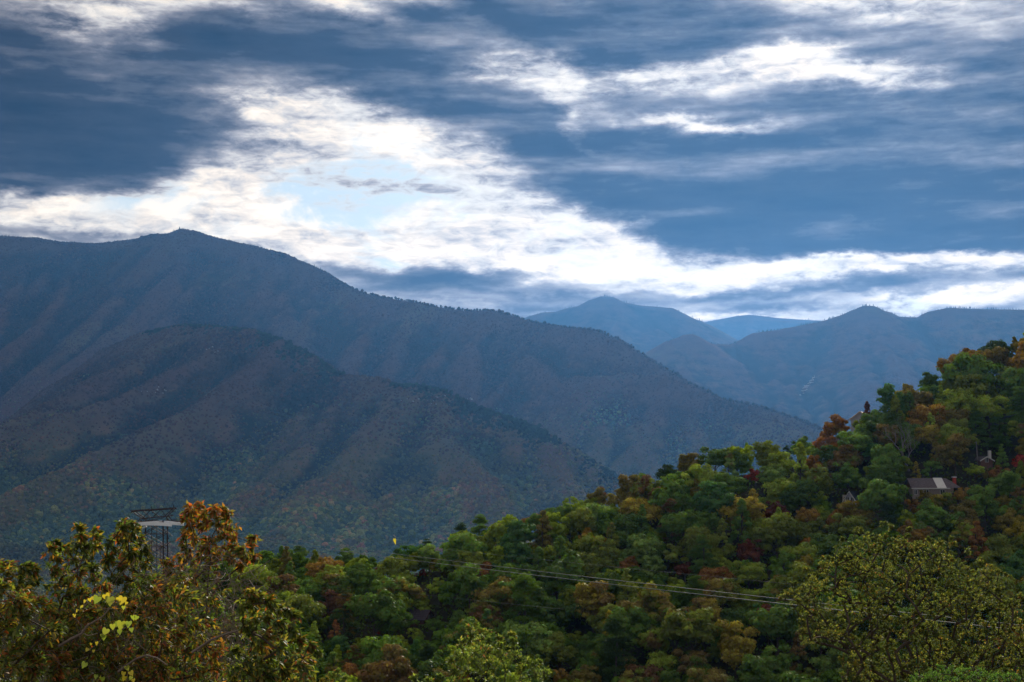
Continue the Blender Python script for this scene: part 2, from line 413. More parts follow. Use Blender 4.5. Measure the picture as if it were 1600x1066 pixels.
def ridge_height(X, Y, segs, base):
    H = base.copy()
    for (x1, y1, z1, x2, y2, z2, k) in segs:
        reach = max(z1, z2) + 260; reach = max(reach, 60) / k + 40
        x0, x9 = min(x1, x2) - reach, max(x1, x2) + reach
        y0, y9 = min(y1, y2) - reach, max(y1, y2) + reach
        r0 = np.searchsorted(Y[:, 0], y0); r1 = np.searchsorted(Y[:, 0], y9)
        if r1 <= r0: continue
        u0, u1 = min(x0 / y9, x0 / max(y0, 1)), max(x9 / y9, x9 / max(y0, 1))
        U = X[0] / Y[0]
        c0 = np.searchsorted(U, u0); c1 = np.searchsorted(U, u1)
        if c1 <= c0: continue
        xs = X[r0:r1, c0:c1]; ys = Y[r0:r1, c0:c1]
        dx, dy = x2 - x1, y2 - y1; L2 = dx * dx + dy * dy + 1e-6
        t = np.clip(((xs - x1) * dx + (ys - y1) * dy) / L2, 0, 1)
        d = np.hypot(xs - x1 - t * dx, ys - y1 - t * dy)
        z = z1 + t * (z2 - z1) - k * (d - 26 * (1 - np.exp(-d / 26)))
        H[r0:r1, c0:c1] = np.maximum(H[r0:r1, c0:c1], z)
    return H

def ray_grid(px0, px1, ncol, D0, D1, nrow, power=1.0):
    u = np.linspace((px0 - 800) / FPX, (px1 - 800) / FPX, ncol)
    t = np.linspace(0, 1, nrow) ** power
    D = D0 + (D1 - D0) * t
    Y = np.repeat(D[:, None], ncol, 1); X = u[None, :] * Y
    return X, Y

def grid_faces(nr, nc):
    i = np.arange(nr - 1)[:, None] * nc; j = np.arange(nc - 1)[None, :]
    return np.stack([i + j, i + j + 1, i + nc + j + 1, i + nc + j], -1).reshape(-1, 4)

def visible_mask(X, Y, Z, margin=0.0015):
    el = Z / Y
    run = np.maximum.accumulate(el, axis=0)
    prev = np.vstack([np.full((1, el.shape[1]), -9.0), run[:-1]])
    return el > prev - margin

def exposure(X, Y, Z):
    """-1 in hollows, +1 on spurs: brown spur scrub lightened, dark cove woods deepened, painting relief shading into the colour"""
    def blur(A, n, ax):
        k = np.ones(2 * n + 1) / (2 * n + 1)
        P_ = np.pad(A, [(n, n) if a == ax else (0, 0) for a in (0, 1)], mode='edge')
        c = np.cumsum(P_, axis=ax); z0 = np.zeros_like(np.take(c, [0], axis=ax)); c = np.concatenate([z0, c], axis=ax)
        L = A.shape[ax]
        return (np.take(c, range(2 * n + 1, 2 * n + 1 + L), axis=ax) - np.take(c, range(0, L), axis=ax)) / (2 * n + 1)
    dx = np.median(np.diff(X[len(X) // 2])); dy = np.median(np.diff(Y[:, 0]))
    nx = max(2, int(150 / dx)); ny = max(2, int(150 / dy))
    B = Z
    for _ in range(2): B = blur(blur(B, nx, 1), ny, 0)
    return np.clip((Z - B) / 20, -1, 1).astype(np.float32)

rng = np.random.default_rng(21)
# main mountain crest, front ridge
A_pts = crest([(-420, 420, 10745), (-200, 392, 10441), (0, 369, 10137), (60, 372, 10087), (95, 379, 10036), (150, 381, 9984), (215, 374, 9884), (240, 367, 9782),
               (262, 366, 9732), (285, 358, 9630), (305, 361, 9579), (330, 369, 9529), (365, 378, 9427), (400, 385, 9326), (440, 396, 9225), (480, 412, 9123), (505, 424, 9022),
               (540, 446, 8870), (570, 459, 8718), (600, 465, 8616), (650, 473, 8465), (690, 481, 8362), (730, 486, 8262), (765, 485, 8160),
               (800, 493, 8059), (830, 503, 7957), (880, 511, 7857), (930, 517, 7704), (965, 530, 7603), (985, 544, 7552), (1010, 558, 7481),
               (1045, 580, 7349), (1075, 597, 7249), (1110, 615, 7096), (1130, 624, 7046), (1180, 634, 6893), (1230, 650, 6690), (1275, 667, 6488), (1330, 700, 6285), (1400, 760, 5981)])
B_pts = crest([(110, 600, 6905), (170, 545, 6767), (230, 520, 6595), (290, 509, 6387), (340, 512, 6215), (390, 517, 6077), (440, 532, 5939), (490, 560, 5835), (525, 583, 5752), (560, 589, 5663), (590, 594, 5594), (620, 603, 5525), (655, 603, 5456), (690, 612, 5387),
               (740, 634, 5318), (780, 650, 5249), (815, 660, 5180), (850, 676, 5097), (890, 702, 5007), (930, 728, 4904), (970, 750, 4801), (1010, 775, 4697)])
A2_pts = crest([(765, 487, 8160), (820, 545, 7754), (870, 592, 7299), (890, 594, 7249), (930, 588, 7146), (980, 584, 7096), (1040, 590, 6995), (1085, 606, 6893), (1130, 628, 6741), (1190, 652, 6538), (1240, 672, 6285)])
segs = []
for pts, k in ((A_pts, 0.88), (B_pts, 0.82), (A2_pts, 0.8)):
    for a, b in zip(pts[:-1], pts[1:]): segs.append((*a, *b, k))
for p in densify(A_pts, 640)[1:-2]:
    L = (p[2] + 290) / 0.60 * rng.uniform(0.85, 1.05)
    spur(segs, p - np.array([0, 8, 3]), rng.uniform(-0.45, 0.55), L, -290, 0.95, 2, rng)
for p in densify(B_pts, 560)[2:-1]:
    L = (p[2] + 300) / 0.42 * rng.uniform(0.85, 1.15)
    spur(segs, p - np.array([0, 8, 3]), rng.uniform(-0.75, 0.25), L, -296, 0.82, 2, rng)
for p in densify(A2_pts, 420)[2:-1]:
    L = (p[2] + 290) / 0.56
    spur(segs, p - np.array([0, 8, 3]), rng.uniform(-0.5, 0.3), L, -290, 0.85, 1, rng)
# crest of the left foot: low rolling foothills
X, Y = ray_grid(-450, 1560, 900, 1300, 11600, 600, 1.0)
base = -318 + 42 * fbm(X / 800, Y / 900, 3, 7) + (Y - 4000) * 0.012 + 34 * np.abs(fbm(X / 300, Y / 380, 3, 9))
Zr = ridge_height(X, Y, segs, np.full_like(base, -900.0))
sf = 34.0; Z = base + sf * np.logaddexp(0, np.clip((Zr - base) / sf, -30, 60))
Z = np.where(Zr - base > 200, Zr, Z)
near = np.clip((Z + 270) / 120, 0.15, 1)
crestd = np.clip(1 - (Z / np.maximum(Z.max(axis=0)[None, :], 1)) ** 6, 0, 1)
Z += near * crestd * (14 * fbm(X / 210, Y / 210, 4, 12) + 5 * fbm(X / 50, Y / 50, 2, 15))
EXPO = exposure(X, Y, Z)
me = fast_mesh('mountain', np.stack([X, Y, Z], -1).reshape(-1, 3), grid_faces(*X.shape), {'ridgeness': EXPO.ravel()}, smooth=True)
tag(link('mountain', me, M['mountain']), kind='structure', label='big wooded mountain filling the left with a lower front ridge and rolling foothills', cat='mountain')
MAIN = (X, Y, Z)

def far_range(pts, D0, D1, px0, px1, label, spacing, k=0.6, seed=1, nrow=150, ncol=420):
    rg = np.random.default_rng(seed); pts = crest(pts); sg = [(*a, *b, k) for a, b in zip(pts[:-1], pts[1:])]
    for p in densify(pts, spacing)[1:-1]:
        L = (p[2] + 320) / 0.45
        spur(sg, p - np.array([0, 8, 3]), rg.uniform(-0.5, 0.5), L, -330, k * 1.06, 1, rg)
    X, Y = ray_grid(px0, px1, ncol, D0, D1, nrow)
    Z = ridge_height(X, Y, sg, np.full_like(X, -330.0))
    cd = np.clip(1 - (np.maximum(Z, 0) / np.maximum(Z.max(axis=0)[None, :], 1)) ** 8, 0, 1)
    Z += cd * 16 * fbm(X / 240, Y / 240, 4, seed + 3)
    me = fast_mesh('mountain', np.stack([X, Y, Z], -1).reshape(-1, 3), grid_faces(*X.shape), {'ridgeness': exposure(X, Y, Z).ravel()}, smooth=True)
    tag(link('mountain', me, M['mountain']), kind='structure', label=label, cat='mountain')
    return pts, (X, Y, Z)
E_c, E_g = far_range([(1000, 600, 10400), (1026, 549, 10600), (1045, 533, 10700), (1059, 528, 10750), (1064, 531, 10760), (1072, 523, 10780), (1080, 522, 10800), (1092, 530, 10850),
               (1110, 537, 10900), (1140, 539, 10950), (1165, 530, 11000), (1180, 520, 11050), (1205, 517, 11100), (1250, 509, 11150), (1280, 503, 11200), (1310, 494, 11200),
               (1335, 484, 11200), (1350, 478, 11200), (1362, 478, 11200), (1385, 487, 11200), (1405, 495, 11200), (1432, 496, 11200), (1455, 486, 11200), (1480, 481, 11200),
               (1540, 483, 11200), (1600, 484, 11200), (1720, 478, 11200), (1900, 490, 11200), (2100, 470, 11200)], 7000, 12200, 950, 2150,
               'dark blue mountain wall at far right with small twin knobs on its left shoulder', 700, seed=5, nrow=180, ncol=480)
C_c, C_g = far_range([(700, 560, 15000), (790, 512, 15000), (830, 493, 15000), (848, 488, 15000), (868, 487, 15000), (885, 482, 15000), (912, 476, 15000), (925, 468, 15000), (940, 463, 15000),
               (955, 464, 15000), (968, 471, 15000), (1000, 477, 15000), (1048, 481, 15000), (1062, 488, 15000), (1090, 500, 15000), (1105, 507, 15000), (1125, 520, 15000), (1150, 535, 15000), (1190, 575, 15000)],
               10500, 16300, 650, 1300, 'pale blue rounded peak in the haze beyond the valley gap', 900, seed=6)
D_c, D_g = far_range([(1000, 545, 19500), (1070, 515, 19500), (1108, 502, 19500), (1130, 498, 19500), (1150, 494, 19500), (1170, 492, 19500), (1190, 494, 19500), (1215, 497, 19500), (1260, 500, 19500), (1300, 502, 19500), (1400, 515, 19500), (1500, 530, 19500)],
               15500, 21000, 950, 1560, 'farthest low blue ridge between the hazy peak and the right mountain wall', 1200, seed=8)

# ---- a node group that plants little crowns on the points of a mesh
def forest_group(name, conifer=False, lumps=0.42):
    ng = bpy.data.node_groups.new(name, 'GeometryNodeTree')
    ng.interface.new_socket('Geometry', in_out='INPUT', socket_type='NodeSocketGeometry')
    ng.interface.new_socket('Geometry', in_out='OUTPUT', socket_type='NodeSocketGeometry')
    N = ng.nodes; L = ng.links
    gi = N.new('NodeGroupInput'); go = N.new('NodeGroupOutput')
    g2i = N.new('GeometryNodeGeometryToInstance')
    for k in range(4):
        if conifer:
            c = N.new('GeometryNodeMeshCone'); c.inputs['Vertices'].default_value = 7; c.inputs['Radius Bottom'].default_value = 0.42; c.inputs['Depth'].default_value = 2.0
            c.inputs['Side Segments'].default_value = 4
            geo = c.outputs[0]
        else:
            c = N.new('GeometryNodeMeshIcoSphere'); c.inputs['Radius'].default_value = 1; c.inputs['Subdivisions'].default_value = 3
            geo = c.outputs[0]
        sp = N.new('GeometryNodeSetPosition'); L.new(geo, sp.inputs['Geometry'])
        po = N.new('GeometryNodeInputPosition'); nz = N.new('ShaderNodeTexNoise')
        ad = N.new('ShaderNodeVectorMath'); ad.operation = 'ADD'; ad.inputs[1].default_value = (k * 7.3, k * 3.1, k * 11.7)
        L.new(po.outputs[0], ad.inputs[0]); L.new(ad.outputs[0], nz.inputs['Vector'])
        nz.inputs['Scale'].default_value = 2.0; nz.inputs['Detail'].default_value = 2; nz.inputs['Roughness'].default_value = 0.7
        sb = N.new('ShaderNodeVectorMath'); sb.operation = 'SUBTRACT'; sb.inputs[1].default_value = (0.5, 0.5, 0.5)
        L.new(nz.outputs['Color'], sb.inputs[0])
        sc = N.new('ShaderNodeVectorMath'); sc.operation = 'SCALE'; sc.inputs[3].default_value = 2.6 * lumps
        L.new(sb.outputs[0], sc.inputs[0]); L.new(sc.outputs[0], sp.inputs['Offset'])
        sm = N.new('GeometryNodeSetMaterial'); sm.inputs['Material'].default_value = M['leaf_inst']
        L.new(sp.outputs[0], sm.inputs[0]); L.new(sm.outputs[0], g2i.inputs[0])
    ip = N.new('GeometryNodeInstanceOnPoints'); L.new(gi.outputs[0], ip.inputs['Points']); L.new(g2i.outputs[0], ip.inputs['Instance'])
    ip.inputs['Pick Instance'].default_value = True
    ix = N.new('GeometryNodeInputIndex'); L.new(ix.outputs[0], ip.inputs['Instance Index'])
    a = N.new('GeometryNodeInputNamedAttribute'); a.data_type = 'FLOAT_VECTOR'; a.inputs[0].default_value = 'size'; L.new(a.outputs[0], ip.inputs['Scale'])
    r = N.new('GeometryNodeInputNamedAttribute'); r.data_type = 'FLOAT'; r.inputs[0].default_value = 'spin'
    cx = N.new('ShaderNodeCombineXYZ'); L.new(r.outputs[0], cx.inputs[2]); L.new(cx.outputs[0], ip.inputs['Rotation'])
    L.new(ip.outputs[0], go.inputs[0])
    return ng

def forest_points(name, pos, size, tint, group, label, cat='forest'):
    me = bpy.data.meshes.new(name); n = len(pos)
    me.vertices.add(n); me.vertices.foreach_set('co', np.asarray(pos, np.float32).ravel())
    a = me.attributes.new('size', 'FLOAT_VECTOR', 'POINT'); a.data.foreach_set('vector', np.asarray(size, np.float32).ravel())
    a = me.attributes.new('spin', 'FLOAT', 'POINT'); a.data.foreach_set('value', RNG.uniform(0, 6.28, n).astype(np.float32))
    t4 = np.ones((n, 4), np.float32); t4[:, :3] = tint
    a = me.attributes.new('tint', 'FLOAT_COLOR', 'POINT'); a.data.foreach_set('color', t4.ravel())
    o = link(name, me, M['leaf_inst']); tag(o, label, cat, kind='stuff')
    m = o.modifiers.new('plant', 'NODES'); m.node_group = group
    return o

def sample_grid(G, n, weight=None, px=(-140, 1740), rg=RNG):
    """random visible points on a ray grid, density even in world area"""
    X, Y, Z = G
    vis = visible_mask(X, Y, Z)
    area = Y * (X[:, 1:2] / Y[:, 1:2] - X[:, :1] / Y[:, :1]) * np.gradient(Y[:, 0])[:, None]
    w = area * vis
    ppx = 800 + X / Y * FPX
    w = w * ((ppx > px[0]) & (ppx < px[1]))
    if weight is not None: w = w * weight
    w = w[:-1, :-1].ravel(); c = np.cumsum(w); tot = c[-1]
    idx = np.searchsorted(c, rg.random(n) * tot); nc = X.shape[1] - 1
    r, q = idx // nc, idx % nc; fr, fq = rg.random(n), rg.random(n)
    def bl(F):
        return (F[r, q] * (1 - fr) * (1 - fq) + F[r + 1, q] * fr * (1 - fq) + F[r, q + 1] * (1 - fr) * fq + F[r + 1, q + 1] * fr * fq)
    return np.stack([bl(X), bl(Y), bl(Z)], -1)

FG_broad = forest_group('plant_broadleaf')
FG_con = forest_group('plant_conifer', True, 0.10)
pal_low = np.array((1.9, 2.25, 2.35)) * np.array([(0.034, 0.048, 0.020), (0.050, 0.062, 0.024), (0.070, 0.072, 0.026), (0.028, 0.040, 0.026), (0.10, 0.075, 0.030), (0.12, 0.060, 0.030), (0.09, 0.045, 0.03), (0.055, 0.05, 0.03)])  # raised, cool multiplier paints valley haze into the tree colours
pal_high = 0.85 * np.array([(0.070, 0.045, 0.036), (0.095, 0.060, 0.045), (0.055, 0.042, 0.034), (0.11, 0.060, 0.038), (0.040, 0.036, 0.028), (0.12, 0.075, 0.045), (0.025, 0.032, 0.024), (0.11, 0.05, 0.035)])
X, Y, Z = MAIN
# clumpy woods: dense in hollows, thin on the smooth burnt spurs
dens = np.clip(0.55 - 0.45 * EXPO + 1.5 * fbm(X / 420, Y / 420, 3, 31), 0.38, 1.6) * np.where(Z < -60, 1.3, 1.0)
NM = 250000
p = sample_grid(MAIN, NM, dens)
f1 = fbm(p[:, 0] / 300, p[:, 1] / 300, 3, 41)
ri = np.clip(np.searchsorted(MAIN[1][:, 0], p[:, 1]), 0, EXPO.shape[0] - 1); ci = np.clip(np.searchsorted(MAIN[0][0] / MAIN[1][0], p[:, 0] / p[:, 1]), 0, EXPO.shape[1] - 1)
f1 = f1 * 0.8 + EXPO[ri, ci] * 0.55; f2 = fbm(p[:, 0] / 900, p[:, 1] / 900, 2, 51)  # ridgeness steers tree tints too: vegetation plus painted relief shading
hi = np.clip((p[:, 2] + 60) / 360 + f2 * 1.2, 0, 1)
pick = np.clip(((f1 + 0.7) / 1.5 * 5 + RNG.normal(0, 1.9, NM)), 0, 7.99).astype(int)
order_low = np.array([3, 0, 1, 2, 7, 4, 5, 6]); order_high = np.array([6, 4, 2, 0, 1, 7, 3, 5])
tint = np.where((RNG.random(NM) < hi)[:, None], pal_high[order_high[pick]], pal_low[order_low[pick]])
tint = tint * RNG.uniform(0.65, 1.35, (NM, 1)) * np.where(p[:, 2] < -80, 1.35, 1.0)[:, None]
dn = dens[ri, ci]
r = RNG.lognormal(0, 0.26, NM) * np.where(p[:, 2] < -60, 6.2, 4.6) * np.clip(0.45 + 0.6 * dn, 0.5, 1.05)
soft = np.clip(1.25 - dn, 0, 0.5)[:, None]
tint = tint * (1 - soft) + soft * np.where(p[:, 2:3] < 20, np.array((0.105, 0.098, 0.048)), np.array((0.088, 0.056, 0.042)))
size = np.stack([r, r, r * RNG.uniform(0.8, 1.25, NM)], -1)
p[:, 2] += r * 0.35
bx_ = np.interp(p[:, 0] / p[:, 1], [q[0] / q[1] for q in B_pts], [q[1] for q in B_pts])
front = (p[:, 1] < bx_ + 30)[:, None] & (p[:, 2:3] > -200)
tint = np.where(front, tint * np.array((1.0, 0.88, 0.72)), tint * np.array((0.95, 0.92, 1.0)))  # front ridge warmed, slopes behind cooled: haze contrast painted into the tints
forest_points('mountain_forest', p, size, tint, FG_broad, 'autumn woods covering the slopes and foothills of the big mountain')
# skyline trees: spruces on the high crests, thin hardwoods on the lower right crest
def crest_trees(pts, spacing, lo, hi_, jit, rg, xr=None):
    out = []
    for q in densify(pts, spacing):
        for _ in range(2):
            out.append((q[0] + rg.normal(0, spacing * 0.5), q[1] + rg.uniform(-jit, jit * 0.3), q[2], rg.uniform(lo, hi_)))
    a = np.array(out)
    return a
rg = np.random.default_rng(77)
cp = []; 
for pts, sp_, lo, hh, jit in ((A_pts[:18], 13, 7, 15, 30), (E_c, 15, 8, 19, 40), (C_c, 18, 10, 22, 50), (D_c, 22, 9, 20, 60)):
    a = crest_trees(pts, sp_, lo, hh, jit, rg); cp.append(a)
cp = np.concatenate(cp); fm = fbm(cp[:, 0] / 160, cp[:, 1] / 160, 3, 83); cp = cp[fm > -0.35]; cp[:, 3] *= np.clip(0.75 + 0.6 * fm[fm > -0.35], 0.45, 1.3); n = len(cp)
cp[:, 3] *= np.where(rg.random(n) < 0.12, 1.5, 1.0)
pos = cp[:, :3].copy(); pos[:, 2] += -2 - np.abs(pos[:, 1]) * 0
hh = cp[:, 3]
size = np.stack([hh * 0.45, hh * 0.45, hh * 0.5], -1)
pos[:, 2] += 0
tint = np.array((0.022, 0.030, 0.024)) * rg.uniform(0.7, 1.4, (n, 1))
forest_points('ridge_conifers', pos, size, tint, FG_con, 'tiny dark spruces bristling along the mountain crests', 'forest')
a = crest_trees(A_pts[17:], 17, 6, 15, 30, rg); n = len(a)
hh = a[:, 3] * np.where(rg.random(n) < 0.14, 1.5, 1)
pos = a[:, :3].copy(); pos[:, 2] += hh * 0.35
size = np.stack([hh * 0.42, hh * 0.42, hh * 0.52], -1)
tint = np.array([(0.05, 0.038, 0.03), (0.028, 0.034, 0.022), (0.075, 0.05, 0.03)])[rg.integers(0, 3, n)]
forest_points('ridge_hardwoods', pos, size, tint, FG_broad, 'sparse rounded trees along the lower right crest of the big mountain', 'forest')

b3 = []
for q in densify(B_pts[2:-1], 9):
    for _ in range(12):
        dy = -abs(rg.normal(0, 60)) + 8; b3.append((q[0] + rg.normal(0, 10), q[1] + dy, q[2] - abs(dy) * 0.70 + 3, rg.uniform(4.5, 8.5)))
b3 = np.array(b3); b3 = b3[fbm(b3[:, 0] / 260, b3[:, 1] / 260, 2, 71) > -0.5]; n = len(b3); hh = b3[:, 3]
forest_points('ridge_pines', b3[:, :3] + np.stack([0 * hh, 0 * hh, hh * 0.3], 1), np.stack([hh, hh, hh * 1.1], -1), np.array((0.022, 0.034, 0.018)) * rg.uniform(0.6, 1.5, (n, 1)), FG_broad,
              'dark pine woods capping the crest of the front ridge', 'forest')

# pale rock slabs on the slopes
def rocks(specs):
    rgk = np.random.default_rng(9); out = 0
    for (x, y, w, h, n, G, label) in specs:
        X, Y, Z = G; V = []; F = []
        vis = visible_mask(X, Y, Z)
        for _ in range(n):
            px = x + rgk.normal(0, w / 2); py = y + rgk.normal(0, h / 2)
            if label.startswith('pale rock'): py = y + (px - x) * -1.15 + rgk.normal(0, 1.5)
            ci = int(np.clip(np.searchsorted(X[0] / Y[0], (px - 800) / FPX), 1, X.shape[1] - 1))
            yy = proj(X[:, ci], Y[:, ci], Z[:, ci])[1]
            ok = np.where(vis[:, ci])[0]; ri = ok[np.argmin(np.abs(yy[ok] - py))]
            c = np.array([X[ri, ci], Y[ri, ci], Z[ri, ci]])
            s = rgk.uniform(2.5, 5.5) * Y[ri, ci] / 9000
            b = len(V)
            ico = np.array([(0, 0, 1), (.9, 0, .4), (.28, .85, .4), (-.72, .53, .4), (-.72, -.53, .4), (.28, -.85, .4), (.8, .1, -.6), (.3, .8, -.6), (-.7, .5, -.6), (-.7, -.5, -.6), (.3, -.8, -.6)])
            ico = ico * rgk.uniform(0.7, 1.3, (11, 1)) * s * np.array([1.5, 1, rgk.uniform(0.8, 2.0)]) + c
            V += [tuple(q) for q in ico]
            fs = [(0, 1, 2), (0, 2, 3), (0, 3, 4), (0, 4, 5), (0, 5, 1)] + [(1, 6, 7, 2), (2, 7, 8, 3), (3, 8, 9, 4), (4, 9, 10, 5), (5, 10, 6, 1)]
            F += [tuple(i + b for i in f) for f in fs]
        me = bpy.data.meshes.new('rock_outcrop'); me.from_pydata(V, [], F); me.update()
        tag(link('rock_outcrop', me, M['rock']), label, 'rocks', kind='stuff')
M['rock'] = mat('pale_rock', (0.30, 0.25, 0.21), 0.9, (0.05, 0.3))
rocks([(1262, 602, 11, 5, 110, E_g, 'pale rock slide streaking down the dark blue far right mountain'),
       (330, 548, 34, 6, 12, MAIN, 'small light rock ledges below the crest of the lower front ridge'),
       (690, 622, 56, 10, 22, MAIN, 'scattered whitish cliffs under the middle of the front ridge'),
       (240, 612, 26, 6, 9, MAIN, 'light ledges on the slope far left of the front ridge')])

# ================================================================ GROUND
M['ground'] = mat('valley_ground', (0.05, 0.055, 0.03), 1.0, (0.002, 0.5), spec=0)
me = bpy.data.meshes.new('ground')
me.from_pydata([(-60000, -4000, -420), (60000, -4000, -420), (60000, 70000, -420), (-60000, 70000, -420)], [], [(0, 1, 2, 3)])
tag(link('ground', me, M['ground']), kind='structure')

# the near hillside: crest given by photo direction and distance
CR = [(-400, 985, 420), (-100, 975, 420), (0, 970, 420), (250, 955, 420), (400, 940, 425), (440, 922, 430), (500, 926, 430), (560, 920, 430), (600, 928, 430), (660, 915, 430), (720, 890, 430),
      (780, 872, 435), (850, 858, 440), (930, 830, 445), (1000, 805, 450), (1080, 772, 455), (1150, 756, 460), (1220, 750, 465), (1280, 735, 470), (1340, 700, 480),
      (1400, 655, 490), (1450, 640, 500), (1500, 612, 510), (1560, 604, 520), (1600, 578, 520), (1700, 530, 530), (1900, 470, 540)]
cu = []; cz = []; cD = []
for x, y, D in CR:
    q = P(x, y - 16, D); cu.append(q[0] / q[1]); cz.append(q[2]); cD.append(D)
cu = np.array(cu); cz = np.array(cz); cD = np.array(cD, float)
D0H = 305.0
def ground_z(X, Y, rough=True):
    X = np.asarray(X, float); Y = np.asarray(Y, float); u = X / np.maximum(Y, 1)
    zc = np.interp(u, cu, cz); Dc = np.interp(u, cu, cD)
    zf = -2.6 - 0.26 * Y
    z0 = -64.0 + 0 * Y
    t = np.clip((Y - D0H) / (Dc - D0H), 0, 1)
    hill = z0 + (zc - z0) * t ** 1.08
    back = zc - 0.55 * np.maximum(Y - Dc - 6, 0)
    z = np.where(Y < 235, zf, np.where(Y < Dc, hill, back))
    tt = np.clip((Y - 200) / (D0H - 200), 0, 1); z = np.where((Y >= 200) & (Y < D0H), (zf * (1 - tt) + -64 * tt) if True else z, z)
    z = np.maximum(z, -345.0)
    if rough: z = z + np.clip(Y / 200, 0.1, 1) * 1.6 * pn(X / 24, Y / 24, 61)
    return z
X, Y = ray_grid(-900, 2500, 300, -0, 1, 2)
u = np.linspace(-0.75, 0.8, 300); Dd = np.concatenate([np.linspace(-30, 20, 12), np.linspace(24, 700, 240), np.linspace(720, 1500, 30)])
Y = np.repeat(Dd[:, None], 300, 1); X = u[None, :] * (np.abs(Y) + 40)
Zg = ground_z(X, np.maximum(Y, 0.1))
me = fast_mesh('hillside', np.stack([X, Y, Zg], -1).reshape(-1, 3), grid_faces(*X.shape), smooth=True)
tag(link('hillside', me, M['soil']), kind='structure')

# ================================================================ HAZE
hz = MB(); hz.box(-22000, 22000, -500, 24000, -421, 1790)
hm = bpy.data.materials.new('air'); hm.use_nodes = True
T = NT(hm.node_tree); T.n.clear()
pv = T.new('ShaderNodeVolumePrincipled'); pv.inputs['Color'].default_value = (0.11, 0.34, 0.80, 1)
pv.inputs['Density'].default_value = 1.3e-5; pv.inputs['Anisotropy'].default_value = 0.62
ho = T.new('ShaderNodeOutputMaterial'); T.link(pv.outputs[0], ho.inputs['Volume'])
hz_o = hz.build('haze', hm)
tag(hz_o, 'blue autumn haze filling the air over the valley', 'haze', kind='stuff')
hm.cycles.homogeneous_volume = True
# ================================================================ TREES OF THE NEAR HILLSIDE
def leaf_quads(Pp, ax, nm, L, W, rg):
    """flat pointed leaves (one quad each)"""
    sd = np.cross(ax, nm); sd /= np.linalg.norm(sd, axis=1)[:, None] + 1e-9
    L = L[:, None]; W = W[:, None]
    v = np.stack([Pp - ax * L * 0.5, Pp + sd * W, Pp + ax * L * 0.5, Pp - sd * W], 1).reshape(-1, 3)
    f = np.arange(len(Pp) * 4).reshape(-1, 4)
    return v, f

def unit(a): return a / (np.linalg.norm(a, axis=-1, keepdims=True) + 1e-9)

def crown_mesh(name, seed, H, R, form='round', nclump=46, nleaf=5200, leaf=0.42):
    """foliage of one hillside tree standing on the origin: boughs of leaves round a crown H tall"""
    rg = np.random.default_rng(seed)
    C = []; Rc = []
    if form == 'pine':
        tiers = 9
        for t in range(tiers):
            z = H * (0.22 + 0.75 * t / (tiers - 1)); rr = R * (1.05 - 0.85 * (t / (tiers - 1)) ** 1.3)
            for k in range(int(rg.integers(4, 8)) if t < tiers - 1 else 1):
                a = rg.uniform(0, 6.28); q = rr * rg.uniform(0.35, 1.0)
                C.append((q * math.cos(a), q * math.sin(a), z + rg.normal(0, 0.35))); Rc.append((0.9 + 0.4 * q / R) * R * 0.29)
    elif form == 'cone':
        for i in range(nclump):
            t = rg.random() ** 0.75; z = H * (0.14 + 0.84 * t); rr = R * (1.02 - t) ** 0.75
            a = rg.uniform(0, 6.28); q = rr * math.sqrt(rg.uniform(0.25, 1))
            C.append((q * math.cos(a), q * math.sin(a), z)); Rc.append(R * rg.uniform(0.15, 0.26) * (1.15 - 0.5 * t))
    else:
        cz = H * (0.55 if form == 'round' else 0.52); hz_ = H - cz
        lob = [(rg.uniform(-0.5, 0.5) * R, rg.uniform(-0.5, 0.5) * R, cz + rg.uniform(-0.3, 0.45) * hz_, rg.uniform(0.55, 0.78)) for _ in range(5)]
        for i in range(nclump):
            lx, ly, lz, ls = lob[i % 5]
            d = unit(rg.normal(size=3)); d[2] = abs(d[2]) * 1.25 - 0.55; d = unit(d)
            q = rg.uniform(0.62, 1.12) * ls
            C.append((lx + d[0] * R * q, ly + d[1] * R * q, lz + d[2] * hz_ * q * 0.9)); Rc.append(R * rg.uniform(0.12, 0.34))
    C = np.array(C); Rc = np.array(Rc); nc = len(C)
    C[:, 2] = np.minimum(C[:, 2], H - Rc * 0.6)
    per = rg.multinomial(nleaf, Rc ** 2 / (Rc ** 2).sum())
    ci = np.repeat(np.arange(nc), per); n = len(ci)
    d = unit(rg.normal(size=(n, 3))); d[:, 2] = np.where(rg.random(n) < 0.7, np.abs(d[:, 2]), d[:, 2] * 0.8)
    flat = 0.42 if form == 'pine' else 0.8
    rr = Rc[ci] * (1 - 0.45 * rg.random(n) ** 2.5) * (1 + 0.13 * rg.normal(size=n))
    Pp = C[ci] + d * rr[:, None] * np.array([1, 1, flat])
    mid = np.array([0, 0, H * 0.5])
    out = unit(unit(Pp - mid) * 0.35 + d * 1.0 + rg.normal(size=(n, 3)) * 0.38)
    ax = unit(np.cross(out, rg.normal(size=(n, 3))))
    if form == 'pine': ax = unit(d + rg.normal(size=(n, 3)) * 0.3); out = unit(np.cross(ax, rg.normal(size=(n, 3)))) 
    L = leaf * rg.uniform(0.6, 1.35, n); W = L * (0.33 if form != 'pine' else 0.15)
    v, f = leaf_quads(Pp, ax, out, L, W, rg)
    lv = np.stack([rg.random(n), rg.random(nc)[ci], np.clip(Pp[:, 2] / H, 0, 1), np.ones(n)], 1)
    lv = np.repeat(lv, 4, axis=0)
    me = fast_mesh(name, v, f, {'leafvar': lv})
    me.materials.append(M['leaf_obj'])
    return me, C, Rc

